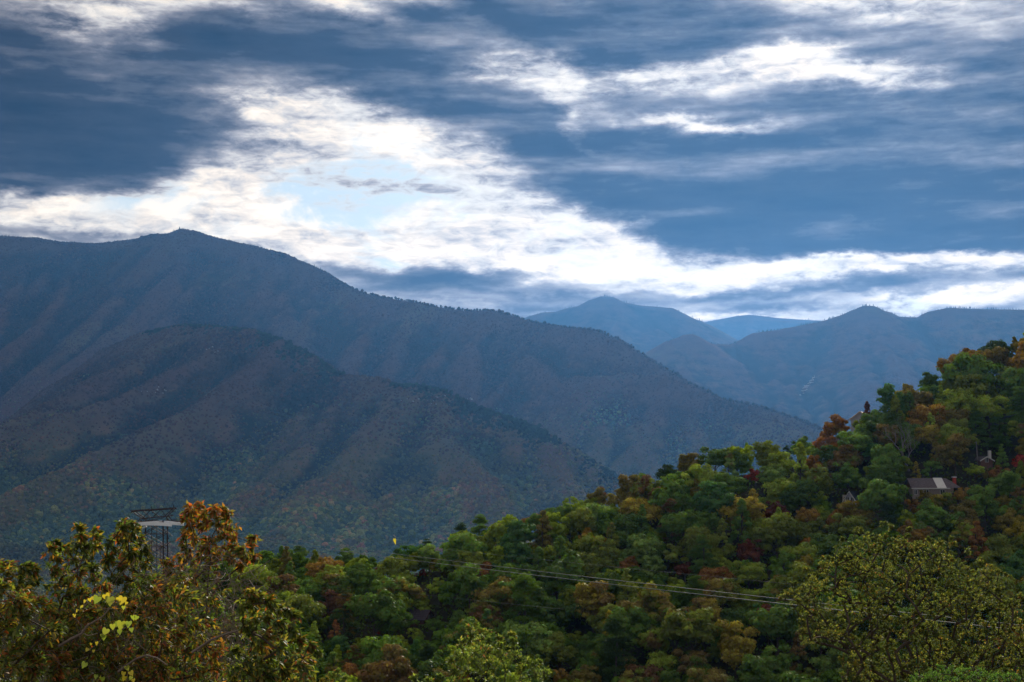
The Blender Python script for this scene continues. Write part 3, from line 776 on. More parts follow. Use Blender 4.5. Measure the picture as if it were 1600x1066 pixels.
def limb_mesh(name, C, Rc, H, seed, trunk_r=0.22, pine=False, nlimb=12):
    rg = np.random.default_rng(seed + 900)
    lean = rg.normal(0, 0.03, 2) * H
    pts = [(0, 0, -1.2), (lean[0] * 0.2, lean[1] * 0.2, H * 0.2), (lean[0] * 0.5, lean[1] * 0.5, H * 0.45), (lean[0], lean[1], H * (0.95 if pine else 0.72))]
    polys = [(pts, [trunk_r * 1.25, trunk_r, trunk_r * 0.75, trunk_r * 0.2])]
    for k in rg.permutation(len(C))[:nlimb]:
        c = C[k]; z0 = min(c[2] * rg.uniform(0.5, 0.8), H * 0.7); t = z0 / (H * 0.72); s = np.array([lean[0] * t, lean[1] * t, z0])
        m = (s + c) / 2 + np.array([0, 0, 0.3])
        polys.append(([s, m, c], [trunk_r * 0.45, trunk_r * 0.3, trunk_r * 0.1]))
    v, f = tube_mesh_data(polys, 5)
    me = fast_mesh(name, v, f, smooth=True); me.materials.append(M['bark'])
    return me

KIND = {}
def mk_kind(key, name, seeds, **kw):
    lst = []
    for sd in seeds:
        me, C, Rc = crown_mesh('crown', sd, **kw)
        tr = limb_mesh('trunk', C, Rc, kw['H'], sd, pine=kw.get('form') in ('pine', 'cone'), nlimb=3 if kw.get('form') == 'pine' else 12)
        lst.append((me, tr, kw['H'], kw['R']))
    KIND[key] = (name, lst)
mk_kind('round', 'broadleaf_tree', range(100, 109), H=14, R=5.4, form='round', nclump=64, nleaf=6200, leaf=0.74)
mk_kind('wide', 'broadleaf_tree', range(120, 124), H=12, R=6.2, form='wide', nclump=70, nleaf=7000, leaf=0.74)
mk_kind('small', 'small_tree', range(140, 144), H=8, R=3.2, form='round', nclump=30, nleaf=2600, leaf=0.62)
mk_kind('pine', 'pine_tree', range(160, 163), H=16, R=4.6, form='pine', nclump=40, nleaf=9000, leaf=0.62)
mk_kind('cone', 'conical_tree', range(180, 183), H=14, R=3.6, form='cone', nclump=60, nleaf=4600, leaf=0.62)

GREEN0 = {  # base colours of leaves
    'dark green': (0.030, 0.050, 0.014), 'mid green': (0.040, 0.066, 0.018), 'olive green': (0.060, 0.070, 0.017), 'bluish green': (0.024, 0.050, 0.024),
    'yellow-green': (0.085, 0.105, 0.020), 'pale green': (0.062, 0.090, 0.040), 'golden yellow': (0.105, 0.080, 0.018), 'orange': (0.098, 0.056, 0.018), 'russet': (0.085, 0.038, 0.017),
    'dark red': (0.046, 0.013, 0.012), 'bright red': (0.12, 0.018, 0.018), 'olive brown': (0.060, 0.046, 0.015), 'rust orange': (0.105, 0.042, 0.022), 'black green': (0.014, 0.024, 0.012)}
GREEN = {k: tuple(c * m for c, m in zip(v, (2.45, 2.75, 1.15))) for k, v in GREEN0.items()}
TREES = []     # dicts: x, y (world), z, kind, variant, scale, colour, alpha, label
def find_D(px, ytop, H, lo=309.0):
    """distance on the hill at which a tree H tall shows its top at photo height ytop"""
    best = None
    for D in np.arange(lo, 540, 1.5):
        X = (px - 800) / FPX * D; Dc = np.interp(X / D, cu, cD)
        if D > Dc + 10: break
        z = float(ground_z(X, D, False)) + H
        y = proj(X, D, z)[1]
        if best is None or abs(y - ytop) < best[0]: best = (abs(y - ytop), D, X)
    return best[2], best[1]

def hero(px, ytop, w, kind, colour, label, alpha=0.0, dz=0):
    nm, lst = KIND[kind]; H, R = lst[0][2], lst[0][3]
    s = 1.0
    for _ in range(3):
        X, D = find_D(px, ytop, H * s)
        s = w / FPX * D / 2 / (R * 1.15)
    sz = s
    TREES.append(dict(x=X, y=D, z=float(ground_z(X, D)), kind=kind, s=s, colour=colour, alpha=alpha, label=label, hero=True))

HERO = [
    (622, 838, 30, 'pine', 'dark green', 'dark pine with a tiny yellow leaf before it, at the head of the cable pair'),
    (668, 838, 34, 'pine', 'black green', 'dark spiky pine on the crest just left of the twin flat-topped pines'),
    (720, 812, 38, 'pine', 'black green', 'left of the two flat-topped dark pines standing up from the crest'),
    (750, 799, 44, 'pine', 'dark green', 'right and taller of the two flat-topped dark pines on the crest'),
    (1228, 674, 22, 'pine', 'black green', 'lone dark pine poking above the crest left of the rusty crest tree'),
    (548, 848, 44, 'round', 'dark green', 'dark round tree on the crest where the upper cable begins'),
    (598, 856, 22, 'small', 'dark red', 'small crimson treetop under the cable, between two crest trees', 0),
    (508, 868, 62, 'round', 'orange', 'broad orange-brown tree below the left crest with a pale trunk', 0.0),
    (455, 852, 50, 'round', 'dark green', 'dark tree on the low left end of the crest'),
    (418, 858, 60, 'wide', 'black green', 'blackish tree behind the tall orange foreground tree'),
    (625, 875, 62, 'wide', 'olive green', 'large yellowish green tree just below the start of the cables'),
    (517, 918, 56, 'round', 'russet', 'tree with a bright red top and green skirts below the orange-brown tree', 0.8),
    (528, 971, 38, 'cone', 'rust orange', 'conical rust-orange tree low in the woods left of centre'),
    (600, 980, 16, 'small', 'bright red', 'small bright red treetop in dark woods near the hidden brown roof'),
    (660, 885, 16, 'small', 'bright red', 'tiny scarlet spray under the cables left of centre'),
    (762, 868, 54, 'round', 'russet', 'green tree with a reddish brown cap touching the cables', 0.6),
    (660, 925, 34, 'round', 'yellow-green', 'thin yellowish tree directly left of the dark roofed house'),
    (985, 865, 46, 'round', 'russet', 'brown-topped tree right above the cables at centre', 0.4),
    (1010, 868, 50, 'round', 'pale green', 'pale silvery green tree above the cables beside the brown-topped one'),
    (1068, 878, 34, 'small', 'dark red', 'small dark crimson tree above the cables'),
    (1165, 842, 44, 'round', 'dark red', 'dark red tree in the middle of the hillside above the cables'),
    (1095, 936, 62, 'round', 'golden yellow', 'big golden yellow tree below the cables right of centre', 0.5),
    (1195, 940, 60, 'round', 'dark red', 'wine-red tree at the left edge of the large foreground tree'),
    (880, 1036, 44, 'small', 'orange', 'low orange tree at the bottom edge right of the bright sapling'),
    (1175, 762, 44, 'cone', 'golden yellow', 'golden pointed treetop high on the slope left of the gabled cottage'),
    (1178, 733, 28, 'small', 'bright red', 'bright crimson small tree on the upper slope'),
    (1248, 690, 52, 'cone', 'yellow-green', 'yellow-green pointed tree just below the crest'),
    (1210, 780, 40, 'round', 'dark red', 'dark wine coloured crown left of the gabled cottage', 0.2),
    (1305, 638, 52, 'round', 'russet', 'rust-brown open crowned tree on the crest left of the cream roof', 0.3),
    (1355, 614, 26, 'cone', 'dark red', 'narrow crimson tree on the crest right of the cream roof'),
    (1392, 600, 58, 'round', 'bluish green', 'tall dark bluish tree on the crest right of the crimson one'),
    (1420, 585, 34, 'small', 'golden yellow', 'small golden treetop on the skyline'),
    (1448, 578, 44, 'round', 'dark green', 'dark crest tree right of the small golden treetop'),
    (1495, 542, 60, 'round', 'orange', 'amber and brown tree on the upper skyline', 0.2),
    (1565, 512, 70, 'wide', 'black green', 'dark spreading tree at the highest point of the skyline'),
    (1597, 530, 60, 'round', 'orange', 'orange-brown tree at the right edge of the photo below the skyline', 0.3),
    (1530, 558, 96, 'wide', 'mid green', 'very large green domed tree below the amber skyline tree'),
    (1545, 615, 64, 'round', 'yellow-green', 'bright green domed tree under the very large dome'),
    (1325, 690, 60, 'round', 'olive green', 'tree with coppery patches on its crown high on the slope', 0.75),
    (1290, 678, 44, 'round', 'rust orange', 'orange-red tree just below the crest right of the pointed yellow-green one'),
    (1385, 690, 66, 'round', 'mid green', 'tall green tree with pale trunks left of the bare grey tree'),
    (1455, 665, 52, 'round', 'golden yellow', 'tall golden tree right of the bare grey tree', 0.2),
    (1490, 682, 62, 'round', 'olive brown', 'broad bronze tree standing behind the long grey roof', 0.5),
    (1429, 723, 22, 'cone', 'golden yellow', 'small pointed golden tree at the left end of the long roof'),
    (1563, 690, 30, 'cone', 'mid green', 'fresh green pointed tree beside the brick gable'),
    (1596, 655, 46, 'round', 'yellow-green', 'yellowish tree at the right edge above the red one', 0.4),
    (1594, 706, 30, 'small', 'bright red', 'scarlet tree at the right edge beyond the brick gable'),
    (1557, 722, 38, 'small', 'russet', 'maroon bush hiding the right half of the brick gable'),
    (1565, 795, 46, 'round', 'golden yellow', 'golden orange tree below the maroon bush near the right edge', 0.3),
    (1562, 825, 84, 'wide', 'olive green', 'huge dull green dome near the right edge above the foreground tree'),
    (1420, 822, 56, 'round', 'orange', 'light brown tree peeping over the foreground tree', 0.3),
    (1334, 780, 54, 'round', 'golden yellow', 'amber bushy tree in front of the gabled cottage', 0.5),
    (1458, 766, 34, 'small', 'golden yellow', 'small golden bush in front of the white roof panel', 0.3),
    (1430, 772, 34, 'small', 'russet', 'reddish brown bush against the long house wall', 0.4),
    (1258, 790, 44, 'round', 'orange', 'orange-brown crown between the wine coloured tree and the cottage', 0.4),
    (940, 760, 40, 'round', 'olive brown', 'bronze green tree on the crest left of centre', 0.3),
    (980, 745, 60, 'round', 'olive brown', 'brownish olive tree on the crest above centre', 0.3),
    (1075, 706, 46, 'round', 'olive brown', 'tawny tree on the crest where the valley meets the hill', 0.4),
    (1040, 722, 44, 'round', 'black green', 'almost black tree on the crest left of the tawny tree'),
    (1445, 763, 30, 'small', 'olive brown', 'small bronze bush below the left windows of the long house'),
    (1472, 764, 34, 'small', 'olive green', 'green bush under the right half of the long house wall'),
    (1494, 760, 32, 'small', 'orange', 'small orange bush at the hipped end of the long house'),
    (1318, 780, 30, 'small', 'orange', 'small orange bush right below the cottage wall'),
    (1538, 727, 26, 'small', 'olive brown', 'bronze bush below the single window of the brick gable'),
    (1520, 722, 30, 'small', 'yellow-green', 'light green bush left of the brick gable'),
    (1322, 648, 24, 'small', 'russet', 'thin reddish treetop in front of the cream roof'),
    (655, 975, 28, 'small', 'yellow-green', 'bright small tree below the hidden cabin'),
    (682, 960, 34, 'small', 'dark green', 'dark bush hiding the right side of the cabin'),
    (845, 800, 50, 'round', 'dark green', 'dark green crest tree above the middle of the cables'),
]
SHORT = ['the pine with a yellow leaf', 'the spiky crest pine', 'the left twin pine', 'the right twin pine', 'the lone crest pine', 'the dark tree where the cable begins', 'the small crimson crest treetop', 'the broad orange-brown tree', 'the low left crest tree', 'the blackish left tree', 'the large yellowish green tree', 'the red-topped green tree', 'the conical rust-orange tree', 'the small bright red treetop', 'the tiny scarlet spray', 'the reddish capped cable tree', 'the thin yellowish tree', 'the brown-topped tree', 'the pale silvery tree', 'the small dark crimson tree', 'the dark red mid-slope tree', 'the big golden yellow tree', 'the wine-red tree', 'the low orange tree', 'the golden pointed treetop', 'the bright crimson tree', 'the yellow-green pointed tree', 'the dark wine crown', 'the rust-brown crest tree', 'the narrow crimson crest tree', 'the bluish crest tree', 'the small golden crest treetop', 'the dark crest tree', 'the amber skyline tree', 'the highest dark spreading tree', 'the orange-brown right edge tree', 'the very large green dome', 'the bright green dome', 'the coppery sided tree', 'the orange-red crest tree', 'the tall pale-trunked tree', 'the tall golden tree', 'the broad bronze tree', 'the little pointed golden tree', 'the fresh green pointed tree', 'the yellowish right edge tree', 'the scarlet right edge tree', 'the maroon bush', 'the golden orange tree', 'the huge dull dome', 'the light brown tree', 'the amber bushy tree', 'the small golden bush', 'the reddish brown bush', 'the orange-brown crown', 'the bronze green crest tree', 'the brownish olive crest tree', 'the tawny crest tree', 'the almost black crest tree', 'the bronze window bush', 'the wall foot bush', 'the hipped end bush', 'the cottage orange bush', 'the gable bronze bush', 'the light green gable bush', 'the thin reddish treetop', 'the bright cabin tree', 'the dark cabin bush', 'the middle crest tree']
for h in HERO: hero(h[0], h[1], h[2], h[3], h[4], h[5], h[6] if len(h) > 6 else 0.0)

# open places kept clear in front of houses and the like: x0, x1, y0, y1, distance
def hill_D(px, py):
    """distance at which the ground itself shows at photo height py"""
    best = (1e9, 0)
    for D in np.arange(306, 545, 1.0):
        X = (px - 800) / FPX * D
        if D > np.interp(X / D, cu, cD): break
        y = proj(X, D, float(ground_z(X, D, False)))[1]
        if abs(y - py) < best[0]: best = (abs(y - py), D)
    return best[1]
D_LONG = hill_D(1460, 778); D_COT = hill_D(1324, 790); D_BRK = hill_D(1543, 731); D_DARK = hill_D(662, 973); D_BARE = hill_D(1420, 735); D_POLE = hill_D(1528, 724)
CLEAR = [(1422, 1500, 741, 766, D_LONG), (1306, 1340, 764, 784, D_COT), (1532, 1556, 704, 724, D_BRK), (650, 682, 950, 972, D_DARK), (1392, 1438, 655, 712, D_BARE), (1522, 1532, 688, 710, D_POLE), (1552, 1558, 700, 712, D_BRK + 4)]

rgh = np.random.default_rng(404)
kinds = ['round', 'wide', 'small', 'cone', 'pine']
cand = 0
pl = [(t['x'], t['y'], t['s'] * KIND[t['kind']][1][0][3]) for t in TREES]
fill = []
for _ in range(30000):
    D = rgh.uniform(306, 545); u_ = rgh.uniform(-0.225, 0.425)
    if rgh.random() > (D / 545): continue
    X = u_ * D; Dc = float(np.interp(u_, cu, cD))
    if D > Dc + 7: continue
    kd = rgh.choice(kinds, p=[0.52, 0.22, 0.16, 0.06, 0.04]); nm, lst = KIND[kd]
    s = float(rgh.uniform(0.68, 1.24)) * (1.08 if D > Dc - 30 else 1.0); R = lst[0][3] * s; H = lst[0][2] * s
    ok = True
    for (qx, qy, qr) in pl:
        dx = qx - X; dy = qy - D
        if dx * dx + dy * dy < (0.64 * (R + qr)) ** 2: ok = False; break
    if not ok: continue
    z = float(ground_z(X, D))
    px, pyt = proj(X, D, z + H); pyb = proj(X, D, z + H * 0.15)[1]; w = R * 1.15 / D * FPX
    for (a, b, c, d_, DD) in CLEAR:
        if D < DD + 3 and px + w > a and px - w < b and pyt < d_ and pyb > c: ok = False; break
    if not ok: continue
    # keep small coloured trees and the crest heroes from being buried
    for h in HERO:
        if abs(px - h[0]) < w * 0.75 + h[2] * 0.3 and -H / D * FPX * 0.5 < pyt - h[1] < 12 and h[2] < 48: ok = False; break
    if not ok: continue
    # nothing above the skyline of the photo
    sky_y = np.interp(px, [-200, 0, 250, 400, 440, 500, 560, 600, 640, 700, 735, 780, 850, 930, 1000, 1080, 1150, 1220, 1280, 1330, 1400, 1450, 1500, 1560, 1600, 1800],
                      [925, 905, 893, 864, 856, 866, 852, 866, 852, 835, 822, 812, 800, 770, 745, 712, 692, 687, 676, 650, 606, 582, 556, 535, 520, 440])
    if pyt < sky_y - 3:
        s *= 0.8; H *= 0.8; R *= 0.8
        pyt = proj(X, D, z + H)[1]
        if pyt < sky_y - 6: continue
    pl.append((X, D, R))
    right = np.clip((px - 900) / 600, 0, 1); up = np.clip((1000 - pyt) / 300, 0, 1)
    warm = 0.05 + 0.11 * right * up + 0.03 * (px < 700)
    q = rgh.random()
    if kd == 'pine': colour = 'black green' if q < 0.5 else 'dark green'
    elif q < warm: colour = rgh.choice(['golden yellow', 'orange', 'russet', 'olive brown'], p=[0.17, 0.15, 0.13, 0.55])
    else: colour = rgh.choice(['dark green', 'mid green', 'olive green', 'bluish green', 'yellow-green', 'pale green'], p=[0.16, 0.30, 0.27, 0.05, 0.17, 0.05])
    al = float(rgh.choice([0.0, 0.25, 0.5, 0.7], p=[0.45, 0.30, 0.18, 0.07]))
    TREES.append(dict(x=X, y=D, z=z, kind=kd, s=s, colour=str(colour), alpha=al, label=None, hero=False))

# which of them show: paint crown discs far to near into a small screen buffer
for t in TREES:
    nm, lst = KIND[t['kind']]; t['v'] = int(rgh.integers(0, len(lst))); t['rz'] = float(rgh.uniform(0, 6.28))
    H = lst[0][2] * t['s']; R = lst[0][3] * t['s'] * 1.1
    t['px'], t['pt'] = proj(t['x'], t['y'], t['z'] + H); t['pb'] = proj(t['x'], t['y'], t['z'] + H * 0.2)[1]; t['w'] = R / t['y'] * FPX
order = sorted(range(len(TREES)), key=lambda i: -TREES[i]['y'])
buf = np.full((533, 800), -1, int)
gy, gx = np.mgrid[0:533, 0:800]; gx = gx * 2.0; gy = gy * 2.0
for i in order:
    t = TREES[i]; cy_ = (t['pt'] + t['pb']) / 2; ry = (t['pb'] - t['pt']) / 2
    m = ((gx - t['px']) / t['w']) ** 2 + ((gy - cy_) / max(ry, 1)) ** 2 < 1
    buf[m] = i
cnt = np.bincount(buf[buf >= 0].ravel(), minlength=len(TREES)) * 4
for i, t in enumerate(TREES): t['seen'] = int(cnt[i])
ys_, xs_ = np.where(buf >= 0); ids = buf[ys_, xs_]
sx_ = np.bincount(ids, xs_ * 2.0, len(TREES)) / np.maximum(np.bincount(ids, minlength=len(TREES)), 1)
sy_ = np.bincount(ids, ys_ * 2.0, len(TREES)) / np.maximum(np.bincount(ids, minlength=len(TREES)), 1)
rank = sorted([i for i, t in enumerate(TREES)], key=lambda i: -(TREES[i]['seen'] + (1e6 if TREES[i]['hero'] else 0)))
single = set([i for i in rank if TREES[i]['seen'] > 60 or TREES[i]['hero']][:298])
print('hill trees', len(TREES), 'single', len(single), 'shown', sum(t['seen'] > 60 for t in TREES))

SHAPE = {'round': 'rounded tree', 'wide': 'wide domed tree', 'small': 'bushy tree', 'pine': 'pine', 'cone': 'pointed tree'}
used = {}
assert len(SHORT) == len(HERO)
LAND = [(nm_, h[0], h[1] + h[2] * 0.4) for nm_, h in zip(SHORT, HERO)] + [('the gabled cottage', 1324, 776), ('the long grey roof', 1460, 755), ('the brick gable', 1543, 718), ('the hidden cabin', 664, 962), ('the bare grey tree', 1420, 690),
        ('the bright green sapling', 770, 1030), ('the large foreground tree', 1410, 960), ('the left foreground bush', 420, 990)]
def relation(px, py, k):
    """words that place a tree against the k-th nearest landmark"""
    ds = sorted(LAND, key=lambda L: (L[1] - px) ** 2 + ((L[2] - py) * 1.2) ** 2)[k]
    dx, dy = px - ds[1], py - ds[2]; d = math.hypot(dx, dy)
    near = 'close ' if d < 32 else ('' if d < 70 else 'well ')
    a = math.degrees(math.atan2(dy, dx)) % 360
    w = ['right of', 'below right of', 'below', 'below left of', 'left of', 'above left of', 'above', 'above right of'][int((a + 22.5) // 45) % 8]
    return near + w + ' ' + ds[0]
PROTO = {}
for i, t in enumerate(TREES):
    if i not in single: continue
    name, lst = KIND[t['kind']]; crown, trunk, H, R = lst[t['v']]
    lab = t['label']
    if not lab:
        px, py = (sx_[i], sy_[i])
        sizew = '' if 0.78 < t['s'] < 0.98 else ('smaller ' if t['s'] <= 0.78 else 'bigger ')
        for k in range(9):
            for sw in ('', sizew):
                lab = '%s%s %s %s' % (sw, t['colour'], SHAPE[t['kind']], relation(px, py, k))
                if lab not in used and len(lab.split()) <= 16: break
            if lab not in used and len(lab.split()) <= 16: break
    used[lab] = 1
    grp = {'round': 'broadleaf trees on the near hillside', 'wide': 'broadleaf trees on the near hillside', 'small': 'small bushy trees on the near hillside',
           'pine': 'pines on the near hillside', 'cone': 'pointed trees on the near hillside'}[t['kind']]
    r = empty(name, (t['x'], t['y'], t['z'] - 0.2), lab, 'tree', grp, t['rz']); r.scale = (t['s'],) * 3
    c = link('crown', crown, None, r); jit = rgh.uniform(0.85, 1.18)
    c.color = (*[v * jit for v in GREEN[t['colour']]], t['alpha'])
    link('trunk', trunk, None, r)

# the trees between and behind them, too hidden to tell apart
rest = [t for i, t in enumerate(TREES) if i not in single]
rest = sorted(rest, key=lambda t: -t['seen'])[:190]
if rest:
    V = []; F = []; TT = []; b = 0
    def arr(me, attr=None):
        if attr: a = np.empty(len(me.vertices) * 4, np.float32); me.attributes[attr].data.foreach_get('color', a); return a.reshape(-1, 4, 4)
        a = np.empty(len(me.vertices) * 3, np.float32); me.vertices.foreach_get('co', a); return a.reshape(-1, 4, 3)
    cache = {}
    for t in rest:
        me0 = KIND[t['kind']][1][t['v']][0]
        if me0.name not in cache: cache[me0.name] = (arr(me0), arr(me0, 'leafvar'))
        v0, l0 = cache[me0.name]
        sub = rgh.permutation(len(v0))[:1700]; co = v0[sub]; cen = co.mean(1, keepdims=True); co = ((co - cen) * 1.9 + cen).reshape(-1, 3) * t['s']
        a = t['rz']; x = co[:, 0] * math.cos(a) - co[:, 1] * math.sin(a); y = co[:, 0] * math.sin(a) + co[:, 1] * math.cos(a)
        V.append(np.stack([x + t['x'], y + t['y'], co[:, 2] + t['z']], 1)); lv = l0[sub].reshape(-1, 4)
        c4 = np.ones((len(co), 4)); c4[:, :3] = np.array(GREEN[t['colour']]) * (0.62 + 0.5 * lv[:, :1] + 0.35 * lv[:, 1:2]); TT.append(c4)
        F.append(np.arange(len(co)).reshape(-1, 4) + b); b += len(co)
    me = fast_mesh('woodland', np.concatenate(V), np.concatenate(F), {'tint': np.concatenate(TT)}); me.materials.append(M['leaf_wood'])
    o = link('woodland', me)
    tag(o, 'half hidden woods filling the gaps between the hillside trees', 'woods', kind='stuff')
# undergrowth on the hill floor
n = 42000
D = rgh.uniform(300, 545, n); u_ = rgh.uniform(-0.24, 0.44, n); X = u_ * D; k = D < np.interp(u_, cu, cD) + 10
X, D = X[k], D[k]; n = len(X); z = ground_z(X, D)
Pp = np.stack([X, D, z + rgh.uniform(0, 1.3, n)], 1)
ax = unit(rgh.normal(size=(n, 3))); nm_ = unit(np.array([0, -0.3, 1]) + rgh.normal(size=(n, 3)) * 0.7)
v, f = leaf_quads(Pp, ax, nm_, rgh.uniform(0.5, 1.3, n), rgh.uniform(0.2, 0.45, n), rgh)
lv = np.repeat(np.stack([rgh.random(n), rgh.random(n), np.full(n, 0.1), np.ones(n)], 1), 4, axis=0)
me = fast_mesh('undergrowth', v, f, {'leafvar': lv}); me.materials.append(M['leaf_obj'])
o = link('undergrowth', me); o.color = (*GREEN['dark green'], 0.3)
tag(o, 'low dark brush under the hillside trees', 'brush', kind='stuff')

# the bare grey tree and other leafless snags
def bare_tree(x, y, z, H, seed, label, levels=4, col='palebark', name='bare_tree', spread=0.55):
    rg = np.random.default_rng(seed); limbs = []; trunk = []
    def grow(p, d, L, r, lev, out):
        n = 4; pts = [p]; rr = [r]
        for i in range(n):
            d = unit(d + rg.normal(0, 0.13, 3) + np.array([0, 0, 0.05])); p = p + d * L / n; pts.append(p); rr.append(r * (1 - 0.5 * (i + 1) / n))
        out.append((pts, rr))
        if lev > 0:
            for k in range(rg.integers(2, 4) if lev < levels else 4):
                q = pts[rg.integers(1, 5)] if k else pts[-1]
                dd = unit(d + unit(rg.normal(size=3) * np.array([1, 0.7, 0.45])) * spread * rg.uniform(0.8, 1.4) + np.array([0, 0, 0.12]))
                grow(q, dd, L * rg.uniform(0.55, 0.8), r * 0.5, lev - 1, limbs)
    grow(np.array([0, 0, -0.8]), np.array([rg.normal(0, 0.06), 0, 1.0]), H * 0.36, H * 0.022, levels, trunk)
    r = empty(name, (x, y, z), label, 'tree')
    v, f = tube_mesh_data(trunk, 7); me = fast_mesh('trunk', v, f, smooth=True); link('trunk', me, M[col], r)
    v, f = tube_mesh_data(limbs, 4); me = fast_mesh('limbs', v, f, smooth=True); link('limbs', me, M[col], r)
def at_hill(px, D): 
    X = (px - 800) / FPX * D * 1.0; z = float(ground_z(X, D))
    X = (px - 800) / FPX * (D * CP + z * SP); return X, D, float(ground_z(X, D))
bx, by, bz = at_hill(1421, D_BARE); bare_tree(bx, by, bz, 19, 8, 'bare grey leafless tree above the left end of the long roof', 5)
bx, by, bz = at_hill(1362, D_BARE - 14); bare_tree(bx, by, bz, 10, 31, 'pair of thin pale bare stems in dark woods right of the gabled cottage', 3)
bx, by, bz = at_hill(508, 408); bare_tree(bx, by, bz, 17, 33, 'thin bare grey treetop poking out beside the orange-brown tree', 4, spread=0.45)
bx, by, bz = at_hill(488, 425); bare_tree(bx, by, bz, 13, 35, 'thin leafless brown tree on the low left crest', 4, 'bark', spread=0.5)

# ================================================================ HOUSES
M['roof_grey'] = mat('weathered_shingles', (0.105, 0.088, 0.098), 0.9, (1.6, 0.3))
M['roof_dark'] = mat('dark_slate_shingles', (0.040, 0.052, 0.075), 0.8, (1.6, 0.3))
M['brick'] = mat('red_brown_brick', (0.15, 0.085, 0.070), 0.9, (4, 0.3))
M['plaster'] = mat('grey_beige_wall', (0.24, 0.20, 0.18), 0.9, (1.5, 0.15))
M['white'] = mat('white_paint', (0.55, 0.55, 0.54), 0.6, (2, 0.1))
M['siding'] = mat('lavender_grey_siding', (0.34, 0.36, 0.44), 0.7, (0.8, 0.12))
M['glass'] = mat('window_glass', (0.03, 0.04, 0.05), 0.08, spec=0.8)
M['cream'] = mat('cream_metal_roof', (0.66, 0.50, 0.42), 0.6, (0.5, 0.1))
M['wood'] = mat('brown_timber', (0.085, 0.038, 0.030), 0.8, (2, 0.3))
M['dark_metal'] = mat('rusty_dark_steel', (0.050, 0.036, 0.034), 0.7, (3, 0.4), metal=0.3)
M['white_metal'] = mat('grey_white_painted_steel', (0.80, 0.84, 0.90), 0.4, (0.6, 0.1))
M['cable'] = mat('galvanised_cable', (0.11, 0.13, 0.12), 0.7)

def shingle_rows(parent, x0, x1, z0, z1, y0, y1, mt, n):
    """overlapping courses of shingles on one roof slope running from eave (y0,z0) up to ridge (y1,z1)"""
    for i in range(n):
        a, b = i / n, (i + 1) / n
        mb = MB(); za, zb = z0 + (z1 - z0) * a, z0 + (z1 - z0) * b; ya, yb = y0 + (y1 - y0) * a, y0 + (y1 - y0) * b
        mb.add([(x0, ya, za + .05), (x1, ya, za + .05), (x1, yb, zb + .01), (x0, yb, zb + .01), (x0, ya, za - .03), (x1, ya, za - .03), (x1, yb, zb - .06), (x0, yb, zb - .06)],
               [(0, 1, 2, 3), (7, 6, 5, 4), (0, 4, 5, 1), (1, 5, 6, 2), (2, 6, 7, 3), (3, 7, 4, 0)])
        mb.build('shingle_course', mt, parent)

def window(parent, x, y, z, w, h, nx=2):
    f = MB(); t = 0.09
    f.box(x - w / 2, x + w / 2, y - .10, y - .02, z, z + t); f.box(x - w / 2, x + w / 2, y - .10, y - .02, z + h - t, z + h)
    for k in range(nx + 1):
        cx = x - w / 2 + (w - t) * k / nx; f.box(cx, cx + t, y - .102, y - .018, z + t, z + h - t)
    fr = f.build('window', M['white'], parent)
    g = MB(); g.box(x - w / 2 + .03, x + w / 2 - .03, y - .06, y - .03, z + .05, z + h - .05); g.build('pane', M['glass'], fr)

# long low brick house
X0, Y0, Z0 = at_hill(1462, D_LONG)
pm = D_LONG / FPX                                                   # metres per photo pixel there
ZT = P(1460, 747, D_LONG)[2]                                        # ridge height
h = empty('brick_house', (X0, Y0, ZT - 5.6), 'long low house with a grey shingle roof, a white roof panel and a red chimney', 'house')
L2 = 36 * pm
w = MB(); w.box(-L2, L2 * 0.75, 0, 8, -3.0, 2.7); w.prism([(0, 0), (0, 0.01), (0.01, 0.01)], 0, 0.01); w = MB(); w.box(-L2, L2 * 0.78, 0, 8, -3.0, 2.72); w.build('wall', M['plaster'], h)
shingle_rows(h, -L2 - 0.5, L2 * 0.62, 2.6, 5.5, -0.8, 4.0, M['roof_grey'], 9)
b_ = MB(); b_.add([(-L2 - 0.5, 8.8, 2.6), (L2 * 0.62, 8.8, 2.6), (L2 * 0.62, 4.0, 5.5), (-L2 - 0.5, 4.0, 5.5), (-L2 - 0.5, 8.8, 2.5), (L2 * 0.62, 8.8, 2.5), (L2 * 0.62, 4.02, 5.38), (-L2 - 0.5, 4.02, 5.38)],
              [(3, 2, 1, 0), (4, 5, 6, 7), (0, 1, 5, 4), (1, 2, 6, 5), (2, 3, 7, 6), (3, 0, 4, 7)]); b_.build('rear_roof', M['roof_grey'], h)
hp = MB(); hp.add([(L2 * 0.62, -0.6, 2.7), (L2 * 0.62, 4.0, 5.48), (L2 * 0.62, 8.6, 2.7), (L2 * 1.12, 0.2, 2.7), (L2 * 1.12, 7.8, 2.7), (L2 * 0.85, 4.0, 4.6)],
                  [(0, 3, 5, 1), (1, 5, 4, 2), (3, 4, 5), (0, 1, 2), (0, 2, 4, 3)]); hp.build('hipped_roof', M['roof_grey'], h)
g_ = MB(); g_.prism([(-L2 - 0.01, 2.72), (-L2 + 0.2, 2.72), (-L2 + 0.2, 2.9)], 0.5, 7.5); g_ = MB()
g_.add([(-L2 + .02, 0.02, 2.7), (-L2 + .02, 7.98, 2.7), (-L2 + .02, 4, 5.3), (-L2 + .25, 0.02, 2.7), (-L2 + .25, 7.98, 2.7), (-L2 + .25, 4, 5.3)], [(0, 2, 1), (3, 4, 5), (0, 1, 4, 3), (1, 2, 5, 4), (2, 0, 3, 5)]); g_.build('gable', M['brick'], h)
wp = MB(); xa, xb = (1464 - 1462) * pm, (1478 - 1462) * pm
